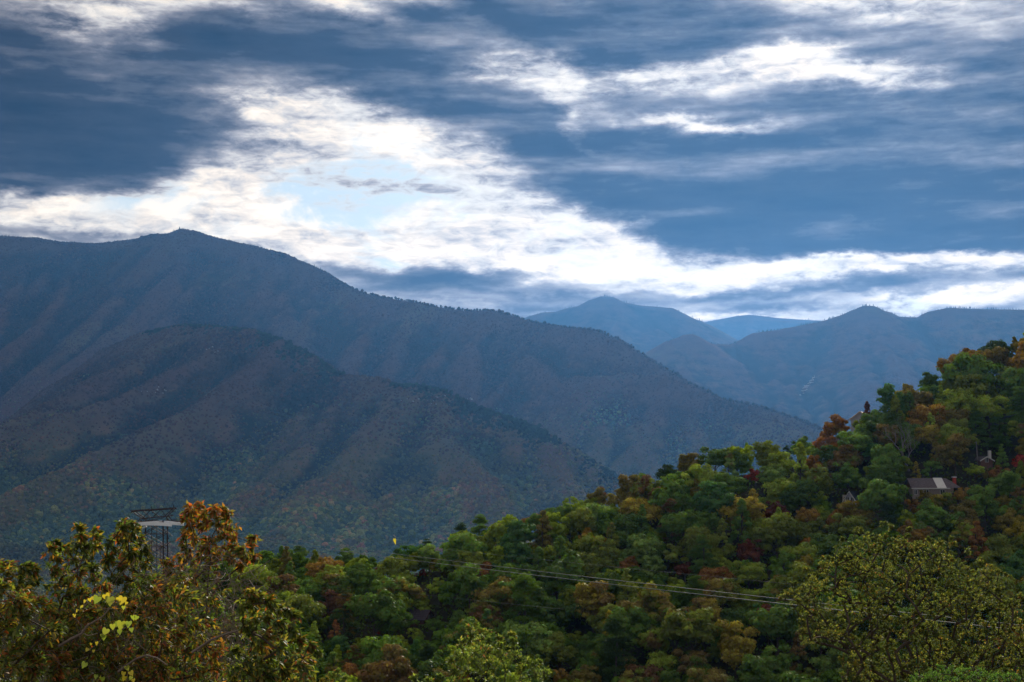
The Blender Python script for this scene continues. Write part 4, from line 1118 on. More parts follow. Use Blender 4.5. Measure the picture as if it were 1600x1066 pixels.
wp.add([(xa, -0.9, 2.72), (xb, -0.9, 2.72), (xb, 3.9, 5.62), (xa, 3.9, 5.62), (xa, -0.9, 2.5), (xb, -0.9, 2.5), (xb, 3.9, 5.42), (xa, 3.9, 5.42)],
       [(0, 1, 2, 3), (7, 6, 5, 4), (0, 4, 5, 1), (1, 5, 6, 2), (2, 6, 7, 3), (3, 7, 4, 0)]); wp.build('roof_panel', M['white'], h)['label'] = 'white panel on the roof slope'
for q in (-0.86, -0.62, -0.40, 0.3): window(h, L2 * q, 0, 0.6, 1.5 if q > -0.5 else 1.0, 1.5)
fb = MB(); fb.box(-L2 - .5, L2 * .6, -.92, -.82, 2.35, 2.62); fb.build('fascia', M['white'], h)
ch = MB(); cx_ = (1498 - 1462) * pm; ch.box(cx_ - .45, cx_ + .45, 3.6, 4.6, 2.0, 5.7); cho = ch.build('chimney', M['red'] if 'red' in M else mat('red_brick', (0.30, 0.05, 0.04), 0.9, (4, .3)), h)
cc = MB(); cc.box(cx_ - .6, cx_ + .6, 3.45, 4.75, 5.7, 5.95); cc.build('chimney_cap', M['white'], cho)

def gable_house(px, ypeak, D, width, depth, rise, wall_h, mats, name, label, yaw=0.0, chimney=None, nwin=1):
    wm, rm, tm = mats
    ZP = P(px, ypeak, D)[2]; X = P(px, ypeak, D)[0]
    h = empty(name, (X, D, ZP - rise - wall_h), label, 'house', rz=yaw)
    a = width / 2
    w = MB(); w.prism([(-a, -4), (a, -4), (a, wall_h), (0, wall_h + rise - .12), (-a, wall_h)], 0, depth); w.build('wall', wm, h)
    ov = 0.45; sl = rise / a
    for sd in (-1, 1):
        r_ = MB(); n = 6
        for i in range(n):
            t0, t1 = i / n, (i + 1) / n
            x0 = sd * (a + ov) * (1 - t0); x1 = sd * (a + ov) * (1 - t1); z0 = wall_h - ov * sl + (rise + ov * sl) * t0; z1 = wall_h - ov * sl + (rise + ov * sl) * t1
            r_ = MB(); r_.add([(x0, -0.5, z0 + .10), (x1, -0.5, z1 + .05), (x1, depth + .5, z1 + .05), (x0, depth + .5, z0 + .10), (x0, -0.5, z0 - .02), (x1, -0.5, z1 - .06), (x1, depth + .5, z1 - .06), (x0, depth + .5, z0 - .02)],
                   [(0, 1, 2, 3), (7, 6, 5, 4), (0, 4, 5, 1), (1, 5, 6, 2), (2, 6, 7, 3), (3, 7, 4, 0)]); r_.build('shingle_course', rm, h)
        tr = MB(); zt = wall_h + rise; ze = wall_h - ov * sl
        tr.add([(sd * (a + ov), -.62, ze - .22), (0, -.62, zt - .22), (0, -.62, zt + .12), (sd * (a + ov), -.62, ze + .12), (sd * (a + ov), -.52, ze - .22), (0, -.52, zt - .22), (0, -.52, zt + .12), (sd * (a + ov), -.52, ze + .12)],
               [(0, 1, 2, 3), (7, 6, 5, 4), (0, 4, 5, 1), (1, 5, 6, 2), (2, 6, 7, 3), (3, 7, 4, 0)]); tr.build('bargeboard', tm, h)
    for k in range(nwin):
        window(h, (k - (nwin - 1) / 2) * 1.5, 0, wall_h - 0.7, 1.1, 1.5)
    if chimney:
        c = MB(); c.box(chimney[0] - .4, chimney[0] + .4, chimney[1], chimney[1] + .9, 0, chimney[2]); c.build('chimney', tm if len(chimney) < 4 else chimney[3], h)
    return h
M['chim'] = mat('pale_render', (0.46, 0.42, 0.38), 0.9)
gable_house(1328, 768, D_COT, 3.6, 5.5, 2.5, 4.2, (M['siding'], M['roof_dark'], M['white']), 'cottage', 'small lavender-grey cottage with a steep white trimmed gable and dark roof', rad(-38), (-2.7, 1.4, 5.6, M['chim']), 2)
gable_house(1541.5, 713.5, D_BRK, 3.9, 6, 1.1, 3.0, (M['brick'], M['roof_grey'], M['white']), 'brick_house', 'red-brown brick gable with white trim and one window below the utility pole', rad(6), (2.3, 2.5, 6.0, M['white']))
gable_house(670, 953, D_DARK, 6.0, 5, 2.2, 2.6, (M['wood'], mat('old_brown_shingles', (0.055, 0.045, 0.055), 0.9, (2, .3)), M['wood']), 'cabin', 'dark timber cabin with a brown roof almost hidden in the lower woods', rad(68), None, 1)
gable_house(1344, 643, 486, 6.5, 9, 2.4, 0.4, (M['siding'], M['cream'], M['cream']), 'house', 'cream roofed house peeping over the crest between the rusty and crimson trees', rad(-20), None, 0)

# utility pole by the brick gable
ux, uy, uz = at_hill(1528, D_POLE)
up = empty('utility_pole', (ux, uy, uz), 'slim pale utility pole leaning slightly above the brick gable', 'utility pole')
zt = P(1526, 690, D_POLE)[2] - uz
b_ = MB(); b_.bar((0, 0, -1), (-0.35, 0, zt), 0.17, 8, 0.11); b_.build('pole', M['palebark'], up)
b_ = MB(); b_.bar((-0.95, 0, zt - .35), (0.15, 0, zt - .25), 0.06); b_.build('crossarm', M['palebark'], up)

# ================================================================ TRAMWAY TOWER AND CABLES
DT = 400.0
tx, ty, _ = P(240, 860, DT); tz = float(ground_z(tx, DT))
tw = empty('tramway_tower', (tx, ty, tz), 'dark lattice cable tower with a flared top frame and white curved cable shoe', 'tower')
def loc(px, py, dy=0.0):
    q = P(px, py, DT); return Vector((q[0] - tx, dy, q[2] - tz))
legs_px = [(224, 860), (237, 860), (245, 860), (258, 860)]
base_py = proj(tx, DT, tz)[1]
top_py = 815
for sxp in (224, 258):
    for dy in (-2.4, 2.4):
        b_ = MB(); a = loc(sxp - (2 if sxp < 240 else -2), base_py, dy); c = loc(sxp, top_py - 3, dy); b_.bar(a, c, 0.22, 6); b_.build('leg', M['dark_metal'], tw)
for dy, xs2 in ((-2.4, (224, 258)), (2.4, (224, 258))):
    nlev = 8; ys2 = np.linspace(top_py, base_py - 6, nlev + 1)
    for k in range(nlev):
        b_ = MB(); b_.bar(loc(xs2[0], ys2[k], dy), loc(xs2[1], ys2[k], dy), 0.10, 4); b_.build('strut', M['dark_metal'], tw)
        for a, c in (((xs2[0], ys2[k]), (xs2[1], ys2[k + 1])), ((xs2[1], ys2[k]), (xs2[0], ys2[k + 1]))):
            b_ = MB(); b_.bar(loc(a[0], a[1], dy + .1), loc(c[0], c[1], dy + .1), 0.10, 4); b_.build('brace', M['dark_metal'], tw)
for sxp in (237, 245):
    b_ = MB(); b_.bar(loc(sxp, base_py, 0), loc(sxp, top_py - 3, 0), 0.11, 6); b_.build('leg', M['dark_metal'], tw)
# head frame: flared trapezoid
for (a, c, r) in (((207, 798.5), (274, 794.5), .24), ((209, 799), (224, 810), .15), ((272, 795), (258, 808), .15), ((222, 810.5), (268, 806), .15), ((238, 797), (224, 810), .1), ((238, 797), (252, 808), .1), ((254, 796), (240, 809), .1), ((254, 796), (262, 808), .1),
                  ((226, 798), (238, 809), .1), ((239, 791), (239, 797), .1), ((273, 790), (273, 795), .12), ((208, 801), (208, 797), .16), ((222, 810), (218, 815), .12), ((262, 808), (268, 815), .14), ((266, 814.5), (286, 814.5), .16), ((270, 811.5), (284, 811), .07), ((224, 811), (258, 815), .09), ((258, 809), (224, 815), .09),
                  ((258, 826), (272, 838), .09), ((258, 826), (266, 842), .09)):
    for dy in ((-1.6, 1.6) if r > .12 else (-1.6,)):
        b_ = MB(); b_.bar(loc(*a, dy), loc(*c, dy), r, 5); b_.build('beam', M['dark_metal'], tw)
for dy in (-1.6, -0.6):
    # curved cable shoe: a shallow arch, deeper in the middle
    v = []; f = []; n = 22
    for i in range(n + 1):
        t = i / n; px = 207 + (272 - 207) * t if dy < -1 else 222 + (289 - 222) * t
        arch = 4 * t * (1 - t)
        yt = 818.2 - 3.6 * arch - (0 if dy < -1 else 1.0); yb = 822.0 - 1.6 * arch - (0 if dy < -1 else 1.0)
        for (yy, dd) in ((yt, 0), (yb, 0), (yb, 0.5), (yt, 0.5)): v.append(loc(px, yy, dy + dd - 1.4))
    for i in range(n):
        for k in range(4): f.append((i * 4 + k, i * 4 + (k + 1) % 4, i * 4 + 4 + (k + 1) % 4, i * 4 + 4 + k))
    f += [(0, 1, 2, 3), (n * 4 + 3, n * 4 + 2, n * 4 + 1, n * 4)]
    mb = MB(); mb.add(v, f); mb.build('cable_shoe', M['white_metal'], tw)
b_ = MB(); b_.bar(loc(214, 829, -2), loc(232, 822, -2), 0.3, 6); b_.build('counter_arm', M['white_metal'], tw)

def cable(pa, pb, sag, r, label, ext=0.0, n=40):
    a = Vector(P(*pa)); b = Vector(P(*pb)); pts = []; rr = []
    for i in range(n + 1):
        t = -ext + (1 + ext) * i / n
        q = a + (b - a) * t; q.z -= sag * 4 * t * (1 - t); pts.append(tuple(q)); rr.append(r)
    v, f = tube_mesh_data([(pts, rr)], 6); me = fast_mesh('cable', v, f, smooth=True)
    tag(link('cable', me, M['cable']), label, 'cable', 'cables of the tramway')
cable((275, 818, 400), (1640, 982, 108), 0.7, 0.034, 'upper of the two close parallel cables crossing the woods')
cable((275, 824, 402), (1640, 990, 107), 0.7, 0.038, 'lower of the two close parallel cables crossing the woods')
cable((400, 822, 300), (1650, 950, 120), 0.6, 0.012, 'thin faint cable running above the parallel pair')
cable((560, 917, 420), (880, 952, 330), 0.2, 0.028, 'short thin wire among dark trees above the hidden cabin')
# ================================================================ FOREGROUND TREES
def leaf_blades(Pp, ax, nm, L, W, fold=0.25):
    """folded pointed leaves, 4 triangles each"""
    sd = unit(np.cross(ax, nm)); L_ = L[:, None]; W_ = W[:, None]
    tipdrop = nm * L_ * 0.14
    v = np.stack([Pp, Pp + ax * L_ * 0.45 + sd * W_ + nm * W_ * fold, Pp + ax * L_ - tipdrop, Pp + ax * L_ * 0.45 - sd * W_ + nm * W_ * fold, Pp + ax * L_ * 0.5], 1).reshape(-1, 3)
    b = (np.arange(len(Pp)) * 5)[:, None]
    f = np.concatenate([b + np.array([[0, 4, 1]]), b + np.array([[1, 4, 2]]), b + np.array([[0, 3, 4]]), b + np.array([[3, 2, 4]])], 1).reshape(-1, 3)
    return v, f

def skeleton(root, clumps, rg, r_tip=0.006, r_max=0.2, wob=0.12, stem_top=None):
    """join every leaf cluster to the trunk by the shortest upward way; returns tube list"""
    root = np.array(root, float)
    cl = np.array(clumps, float)
    order = np.argsort(np.linalg.norm(cl - root, axis=1))
    nodes = [root]; par = [-1]
    def addpath(a_i, b):
        a = nodes[a_i]; d = np.linalg.norm(b - a); n = max(1, min(6, int(d / 0.35)))
        up = np.array([0, 0, d * 0.12]); prev = a_i
        off = rg.normal(0, wob * d * 0.35, 3)
        for i in range(1, n + 1):
            t = i / n; q = a + (b - a) * t + (up + off) * math.sin(math.pi * t) * 0.6
            nodes.append(q); par.append(prev); prev = len(nodes) - 1
        return prev
    tips = []
    if stem_top is not None: addpath(0, np.array(stem_top, float))
    for k in order:
        c = cl[k]; N = np.array(nodes)
        d = np.linalg.norm(N - c, axis=1)
        dz = c[2] - N[:, 2]; hor = np.linalg.norm(N[:, :2] - c[:2], axis=1)
        cost = d + np.where(dz < 0.15 * d, 1.5 * (0.15 * d - dz), 0) + 0.08 * np.linalg.norm(N - root, axis=1)
        tips.append(addpath(int(np.argmin(cost)), c))
    N = np.array(nodes); par = np.array(par); load = np.zeros(len(N)); 
    for t in tips: load[t] += 1
    for i in range(len(N) - 1, 0, -1): load[par[i]] += load[i]
    r = np.minimum(r_tip * np.maximum(load, 1) ** 0.46, r_max)
    kids = [[] for _ in N]
    for i in range(1, len(N)): kids[par[i]].append(i)
    polys = []; done = set()
    for i in range(1, len(N)):
        if i in done: continue
        ch = [par[i], i]; done.add(i); c = i
        while kids[c]:
            nx = max(kids[c], key=lambda q: load[q])
            if nx in done: break
            ch.append(nx); done.add(nx); c = nx
        rr = r[ch].copy(); rr[0] = min(rr[0], rr[1] * 1.25)
        polys.append((N[ch], rr))
    polys.sort(key=lambda p: -p[1].max())
    return polys

def fg_tree(name, label, root, clumps, radii, nleaf, L, ratio, palette, pal_w, seed, droop=0.35, twig=9, sep=0, group=None, cat='tree', bias=(0, 0, 0), stem_top=None, r_tip=0.006, r_max=0.2, pal_at=None):
    rg = np.random.default_rng(seed)
    root = np.array(root, float); cl = np.array(clumps, float); rad_ = np.array(radii, float); nc = len(cl)
    o = empty(name, tuple(root), label, cat, group)
    polys = skeleton((0, 0, 0), cl - root, rg, r_tip=r_tip, r_max=r_max, stem_top=None if stem_top is None else np.array(stem_top) - root)
    big = [p for p in polys if p[1].max() > r_max * 0.55] or polys[:1]
    small = [p for p in polys if not any(p is q for q in big)]
    v, f = tube_mesh_data(big, 8); link('trunk', fast_mesh('trunk', v, f, smooth=True), M['bark'], o)
    # twigs inside each cluster
    nt = nc * twig
    tc = np.repeat(np.arange(nc), twig); d = unit(rg.normal(size=(nt, 3)) + np.array([0, 0, 0.35]) + np.array(bias))
    st = cl[tc] - root + rg.normal(size=(nt, 3)) * rad_[tc][:, None] * 0.12
    ln = rad_[tc] * rg.uniform(0.6, 1.15, nt)
    bend = rg.normal(size=(nt, 3)) * 0.15 * ln[:, None]
    e1 = st + d * ln[:, None] * 0.5 + bend; e2 = st + d * ln[:, None] + bend * 0.5 + np.array([0, 0, -1]) * (droop * 0.3 * ln)[:, None]
    tw = [(np.stack([st[i], e1[i], e2[i]]), [r_tip * 0.7, r_tip * 0.5, r_tip * 0.25]) for i in range(nt)]
    v, f = tube_mesh_data(small + tw if small else tw, 4); link('branches', fast_mesh('branches', v, f, smooth=True), M['bark'], o)
    # leaves along twigs
    ti = rg.integers(0, nt, nleaf); u = rg.random(nleaf) ** 0.75
    base = np.where((u < 0.5)[:, None], st[ti] + (e1[ti] - st[ti]) * (u * 2)[:, None], e1[ti] + (e2[ti] - e1[ti]) * (u * 2 - 1)[:, None])
    side = unit(np.cross(d[ti], rg.normal(size=(nleaf, 3))))
    ax = unit(d[ti] * 0.55 + side * 0.8 + np.array([0, 0, -droop]) + np.array(bias) * 0.8)
    nm = unit(np.array([0, 0, 0.9]) + rg.normal(size=(nleaf, 3)) * 0.6); nm = unit(nm - ax * (nm * ax).sum(1, keepdims=True))
    Ls = L * 0.9 * rg.uniform(0.5, 1.25, nleaf); Ws = Ls * ratio * rg.uniform(0.75, 1.2, nleaf)
    pal = np.array(palette)
    cw = rg.random((nc, 1))           # each cluster leans to some colours
    pw = np.array(pal_w, float)
    tints = np.empty((nleaf, 3)); cli = tc[ti]
    shift = rg.normal(0, 0.9, nc)
    if pal_at is not None: shift = shift * 0.5 + pal_at(cl)
    cum = np.cumsum(pw / pw.sum()); q = np.abs(rg.random(nleaf) + shift[cli] * 0.13); q = np.clip(1 - np.abs(1 - q), 0, 0.9999); k = np.minimum(np.searchsorted(cum, q), len(pal) - 1)
    tints = pal[k] * rg.uniform(0.65, 1.35, (nleaf, 1))
    keep = np.ones(nleaf, bool)
    if sep:
        # the leaves nearest the eye, one object each
        near = np.argsort(base[:, 1] - 0.4 * Ls / L)[: int(nleaf * 0.25)]
        pick = rg.permutation(near)[:sep]; keep[pick] = False
        tones = {}
        for i in pick:
            kk = int(k[i])
            if kk not in tones:
                vv, ff = leaf_blades(np.zeros((1, 3)), np.array([[1., 0, 0]]), np.array([[0, 0, 1.]]), np.array([1.0]), np.array([ratio]))
                t4 = np.ones((5, 4)); t4[:, :3] = pal[kk]
                m_ = fast_mesh('leaf', vv, ff, {'tint': t4}); m_.materials.append(M['leaf_attr']); tones[kk] = m_
            lo = bpy.data.objects.new('leaf', tones[kk]); COL.objects.link(lo); lo.parent = o
            a = Vector(ax[i]); n_ = Vector(nm[i]); y = n_.cross(a).normalized(); z = a.cross(y)
            mt = Matrix((a, y, z)).transposed().to_4x4() @ Matrix.Scale(float(Ls[i]), 4); mt.translation = Vector(base[i]); lo.matrix_local = mt
    v, f = leaf_blades(base[keep], ax[keep], nm[keep], Ls[keep], Ws[keep])
    t4 = np.ones((keep.sum(), 4)); t4[:, :3] = tints[keep]
    me = fast_mesh('foliage', v, f, {'tint': np.repeat(t4, 5, axis=0)}); me.materials.append(M['leaf_attr'])
    fo = link('foliage', me, None, o); fo['kind'] = 'stuff'
    return o

def from_px(lst, D, rg, depth):
    P3 = []; R3 = []
    for it in lst:
        x, y, r = it[:3]; d = D + rg.uniform(-depth, depth)
        P3.append(P(x, y, d)); R3.append(r / FPX * d)
    return P3, R3

def in_poly(x, y, poly):
    c = False; j = len(poly) - 1
    for i in range(len(poly)):
        xi, yi = poly[i]; xj, yj = poly[j]
        if (yi > y) != (yj > y) and x < (xj - xi) * (y - yi) / (yj - yi) + xi: c = not c
        j = i
    return c
def fill_poly(poly, r, n, rg, k=0.8):
    xs = [p[0] for p in poly]; ys = [p[1] for p in poly]; out = []
    for _ in range(n * 60):
        x, y = rg.uniform(min(xs), max(xs)), rg.uniform(min(ys), max(ys))
        if in_poly(x, y, poly) and all((x - a) ** 2 + (y - b) ** 2 > (k * r) ** 2 for a, b, _ in out):
            out.append((x, y, r * rg.uniform(0.8, 1.2)))
            if len(out) >= n: break
    return out
def root_at(px, D):
    X = (px - 800) / FPX * D; return (X, D, float(ground_z(X, D)) - 0.2)

rf = np.random.default_rng(88)
ORG = [(0.030, 0.048, 0.012), (0.055, 0.080, 0.016), (0.095, 0.105, 0.020), (0.15, 0.115, 0.022), (0.20, 0.090, 0.018), (0.21, 0.050, 0.016), (0.10, 0.030, 0.014)]
ORG = [tuple(c * m for c, m in zip(q, (1.6, 1.7, 1.1))) for q in ORG]
# far left bush
A = [(8, 880, 16), (30, 885, 16), (48, 890, 14), (10, 905, 22), (45, 912, 22), (20, 940, 26), (55, 945, 22), (-30, 890, 30), (-60, 920, 30)]
A += fill_poly([(-90, 900), (0, 900), (60, 935), (75, 960), (95, 990), (100, 1090), (-90, 1090)], 24, 34, rf)
c3, r3 = from_px(A, 21, rf, 0.9)
fg_tree('sapling', 'dense orange and green leafy tree filling the bottom left corner', root_at(0, 21), c3, r3, 6800, 0.125, 0.185, ORG, [2, 4, 4.5, 3, 1.8, 1, 0.4], 501, sep=110, bias=(0.5, 0, -0.1), r_max=0.09)
# slender dark sprays left of the tower
B = [(84, 848, 8), (78, 858, 9), (92, 856, 8), (86, 872, 9), (122, 826, 7), (127, 838, 7), (120, 850, 13), (108, 862, 12), (135, 858, 14), (115, 875, 16), (140, 876, 16), (148, 828, 5), (149, 842, 7), (150, 855, 9),
     (80, 892, 13), (98, 900, 14), (120, 895, 15), (142, 892, 13), (88, 915, 16), (110, 918, 16), (128, 925, 13), (150, 905, 12)]
B += fill_poly([(80, 930), (130, 935), (170, 960), (180, 1090), (90, 1090)], 22, 20, rf)
c3, r3 = from_px(B, 22.5, rf, 0.8)
fg_tree('sapling', 'slender green and orange sapling with two leafy spires left of the lattice tower', root_at(120, 22.5), c3, r3, 5600, 0.115, 0.185, ORG, [3, 5, 4, 2.5, 1.2, 0.5, 0.3], 502, sep=110, bias=(0.45, 0, -0.15), r_max=0.07)
C2 = [(188, 816, 6), (190, 826, 9), (204, 818, 6), (208, 830, 9), (184, 840, 11), (200, 845, 13), (216, 843, 11), (170, 850, 10), (182, 862, 15), (202, 865, 16), (222, 860, 13), (165, 876, 13), (185, 885, 17), (207, 888, 17), (228, 882, 14), (178, 905, 14), (200, 908, 16), (225, 902, 16)]
C2 += fill_poly([(150, 925), (250, 915), (270, 960), (270, 1090), (160, 1090)], 22, 30, rf)
c3, r3 = from_px(C2, 24, rf, 0.8)
fg_tree('sapling', 'dark green leafy sapling directly before the left side of the lattice tower', root_at(205, 24), c3, r3, 7600, 0.12, 0.185, ORG, [3.5, 5, 3.5, 2, 1.2, 0.6, 0.3], 503, sep=110, bias=(0.45, 0, -0.15), r_max=0.08)
# tall orange tree
T3 = [(325, 852, 11), (336, 864, 10), (318, 868, 10), (330, 880, 10), (298, 797, 8), (312, 791, 8), (306, 805, 11), (322, 805, 11), (335, 800, 9), (347, 798, 8), (356, 806, 9), (292, 812, 9), (300, 822, 12), (320, 822, 13), (342, 818, 13), (360, 822, 11), (290, 834, 8), (306, 840, 13), (328, 840, 12), (350, 838, 13), (368, 838, 9), (292, 856, 11), (346, 856, 11), (366, 855, 10),
      (286, 872, 13), (264, 878, 12), (300, 872, 9), (362, 872, 8), (380, 858, 8), (390, 848, 9), (396, 840, 6), (386, 870, 9), (398, 868, 8), (376, 884, 7), (268, 896, 14), (250, 905, 13), (285, 895, 13), (305, 905, 12)]
T3 += fill_poly([(240, 915), (330, 915), (350, 960), (350, 1090), (250, 1090)], 24, 22, rf)
c3, r3 = from_px(T3, 25.5, rf, 0.7)
fg_tree('sapling', 'tall thin tree with burnt orange leaves on top, right of the lattice tower', root_at(325, 25.5), c3, r3, 7400, 0.125, 0.195, ORG, [1.5, 3, 3, 3, 3.4, 2, 0.8], 504, sep=120, bias=(-0.4, 0, -0.25), r_max=0.08,
        stem_top=P(328, 850, 25.5), pal_at=lambda c: np.clip((c[:, 2] + 1.9) * 1.2, -1.4, 1.2))
# glossy bush at the right of the group
G = [(388, 928, 11), (402, 934, 12), (378, 945, 14), (396, 950, 14), (418, 942, 12), (432, 948, 10), (445, 954, 9), (456, 962, 8), (410, 965, 16), (435, 972, 15), (455, 980, 12), (380, 975, 16), (466, 1002, 9), (484, 1008, 8), (490, 1020, 8), (478, 1030, 12)]
G += fill_poly([(365, 985), (460, 990), (480, 1040), (470, 1095), (350, 1095), (355, 1000)], 20, 26, rf)
c3, r3 = from_px(G, 19, rf, 0.7)
fg_tree('sapling', 'glossy olive leafed sapling at the right end of the left foreground group', root_at(415, 19), c3, r3, 6800, 0.105, 0.20, ORG, [2.5, 5.5, 4.5, 2.2, 0.9, 0.5, 0.3], 505, sep=120, bias=(0.55, 0, -0.25), r_max=0.06)
# low orange-leafed shrub in the middle, in front
G = fill_poly([(120, 930), (180, 905), (270, 900), (330, 930), (345, 1090), (60, 1090), (80, 980)], 22, 62, rf, 0.75)
c3, r3 = from_px(G, 22, rf, 0.8)
fg_tree('shrub', 'orange-brown leafed shrub under the yellow vine leaves in the left foreground', root_at(215, 22), c3, r3, 8800, 0.115, 0.195, ORG, [2.5, 3.5, 3.5, 3, 2.8, 1.5, 0.7], 506, sep=120, bias=(0.45, 0, -0.2), r_max=0.07)

G = fill_poly([(-60, 985), (60, 960), (200, 950), (340, 960), (470, 1010), (480, 1110), (-60, 1110)], 26, 60, rf, 0.8)
c3, r3 = from_px(G, 28, rf, 1.0)
fg_tree('shrub', 'dark green thicket behind the lower part of the left foreground saplings', root_at(190, 28), c3, r3, 12000, 0.13, 0.24, ORG, [6, 5, 2, 0.8, 0.5, 0.3, 0.2], 507, bias=(0.2, 0, -0.1), r_max=0.07)

# leafless vine tangle over the saplings
def tangle(polyg, D, n, L, label, seed, r=0.006):
    rg = np.random.default_rng(seed); polys = []
    for x, y, _ in fill_poly(polyg, 7, n, rg, 0.3):
        p = np.array(P(x, y, D + rg.uniform(-0.6, 0.9))); d = unit(np.array([rg.normal(), rg.normal() * 0.5, rg.normal() - 0.5])); pts = [p]
        m = rg.integers(5, 10)
        for i in range(m):
            d = unit(d + rg.normal(0, 0.45, 3) + np.array([0, 0, -0.08])); p = p + d * L / m * rg.uniform(0.6, 1.4); pts.append(p)
        rr = r * rg.uniform(0.5, 1.3); polys.append((pts, [rr] * len(pts)))
    v, f = tube_mesh_data(polys, 4); me = fast_mesh('vine', v, f, smooth=True)
    tag(link('vine', me, M['vine']), label, 'vine', kind='stuff')
M['vine'] = mat('dry_vine_stem', (0.17, 0.135, 0.115), 0.85, (3, 0.4))
tangle([(230, 880), (330, 880), (370, 890), (395, 930), (370, 1080), (300, 1085), (250, 960)], 23.8, 330, 1.0, 'tangle of dry leafless vines draped below the tall orange tree', 61, 0.0055)
tangle([(60, 960), (200, 930), (240, 1000), (220, 1080), (60, 1080)], 21.6, 90, 0.9, 'thin dry vine stems among the lower left leaves', 62, 0.005)
def branch(pts, D, r, label):
    P3 = [P(x, y, D) for x, y in pts]; n = len(P3)
    v, f = tube_mesh_data([(P3, np.linspace(r, r * 0.4, n))], 7); me = fast_mesh('bare_branch', v, f, smooth=True)
    tag(link('bare_branch', me, M['vine']), label, 'branch', 'bare branches among the foreground leaves')
branch([(92, 1010), (112, 998), (128, 990), (136, 978), (146, 972), (160, 964), (172, 950)], 20.6, 0.022, 'pale crooked bare branch low in the left foreground leaves')
branch([(185, 1050), (198, 1040), (212, 1030), (228, 1024), (245, 1028), (262, 1040)], 20.4, 0.020, 'curved bare branch near the bottom below the yellow vine leaves')
branch([(300, 1020), (330, 1000), (355, 990), (378, 984), (395, 983)], 19.6, 0.020, 'dark bare branch reaching into the glossy sapling')

# heart-shaped yellow vine leaves
def heart_mesh():
    pts = [(0, 0), (0.10, 0.13), (0.30, 0.20), (0.47, 0.12), (0.52, -0.08), (0.42, -0.38), (0.20, -0.68), (0, -0.98)]
    v = [(x, 0.10 * abs(x), z) for x, z in pts] + [(-x, 0.10 * abs(x), z) for x, z in pts[1:-1][::-1]] + [(0, 0.03, -0.4)]
    n = len(v) - 1; f = [(i, (i + 1) % n, n) for i in range(n)]
    return np.array(v), np.array(f)
hv, hf = heart_mesh()
YT = [(0.42, 0.36, 0.03), (0.27, 0.31, 0.035), (0.19, 0.26, 0.032)]
hm_ = []
for c in YT:
    t4 = np.ones((len(hv), 4)); t4[:, :3] = c; m_ = fast_mesh('heart_leaf', hv, hf, {'tint': t4}); m_.materials.append(M['leaf_attr']); hm_.append(m_)
def vine(label, stem_px, D, leaves, r=0.006, seed=1):
    rg = np.random.default_rng(seed); root = Vector(P(*stem_px[0], D)); o = empty('climbing_vine', root, label, 'vine', 'yellow leafed climbing vines')
    P3 = [tuple(Vector(P(x, y, D + rg.uniform(-.1, .1))) - root) for x, y in stem_px]
    v, f = tube_mesh_data([(P3, [r] * len(P3))], 5); link('stem', fast_mesh('stem', v, f, smooth=True), M['vine'], o)
    for (x, y, s, tone) in leaves:
        lo = bpy.data.objects.new('heart_leaf', hm_[tone]); COL.objects.link(lo); lo.parent = o
        lo.location = Vector(P(x, y - s * 0.4, D - 0.15 + rg.uniform(-.1, .1))) - root
        lo.rotation_euler = (rg.uniform(-0.5, 0.3), rg.uniform(-0.5, 0.5), rg.uniform(-0.7, 0.7)); lo.scale = (s / FPX * D,) * 3
DV = 20.4
vine('upper run of bright yellow heart-shaped vine leaves in the left foreground', [(118, 958), (135, 944), (150, 936), (165, 932), (180, 934), (196, 940)], DV,
     [(121, 955, 5, 0), (116, 962, 5, 0), (140, 938, 6, 0), (146, 936, 9, 0), (153, 938, 12, 2), (165, 934, 11, 0), (172, 940, 15, 1), (186, 938, 9, 0), (192, 939, 13, 0), (193, 950, 6, 1), (198, 943, 5, 0), (133, 940, 5, 0), (127, 950, 4, 1), (128, 948, 4, 0)], seed=3)
vine('lower run of yellow-green vine leaves above the bottom of the left foreground', [(136, 1018), (150, 1008), (160, 998), (168, 990), (185, 978), (206, 970)], DV,
     [(166, 988, 11, 1), (176, 980, 9, 1), (184, 976, 8, 2), (190, 978, 14, 1), (201, 976, 10, 2), (207, 966, 8, 2), (214, 966, 7, 2), (162, 997, 8, 2), (160, 994, 6, 1), (151, 1006, 6, 0), (142, 1007, 4, 0), (137, 1016, 6, 0), (146, 1018, 5, 0), (187, 988, 8, 2), (205, 985, 7, 2)], seed=4)
vine('few small yellow leaves hanging in the dry tangle below the tall orange tree', [(262, 948), (272, 938), (280, 926), (286, 918)], 23.0,
     [(282, 922, 6, 0), (289, 927, 5, 1), (290, 917, 4, 0), (274, 933, 7, 0), (272, 946, 7, 2), (258, 970, 9, 2)], seed=5)
vine('cluster of yellow leaves at the bottom edge left of centre of the foreground bush', [(200, 1075), (198, 1060), (200, 1050), (198, 1042)], DV,
     [(193, 1054, 8, 0), (204, 1053, 8, 0), (195, 1061, 8, 0), (205, 1060, 6, 1), (208, 1064, 6, 0), (198, 1045, 8, 1), (150, 1058, 7, 2), (160, 1062, 8, 2), (133, 1040, 10, 2)], seed=6)
# single yellow leaf drifting before the crest pine
lo = bpy.data.objects.new('falling_leaf', hm_[0]); COL.objects.link(lo); lo.location = P(616.5, 843, 34); lo.scale = (0.14 * 0.45, 0.14, 0.14); lo.rotation_euler = (0.2, -0.25, 0.3)
tag(lo, 'single yellow leaf in the air before the dark pine at the head of the cables', 'leaf')

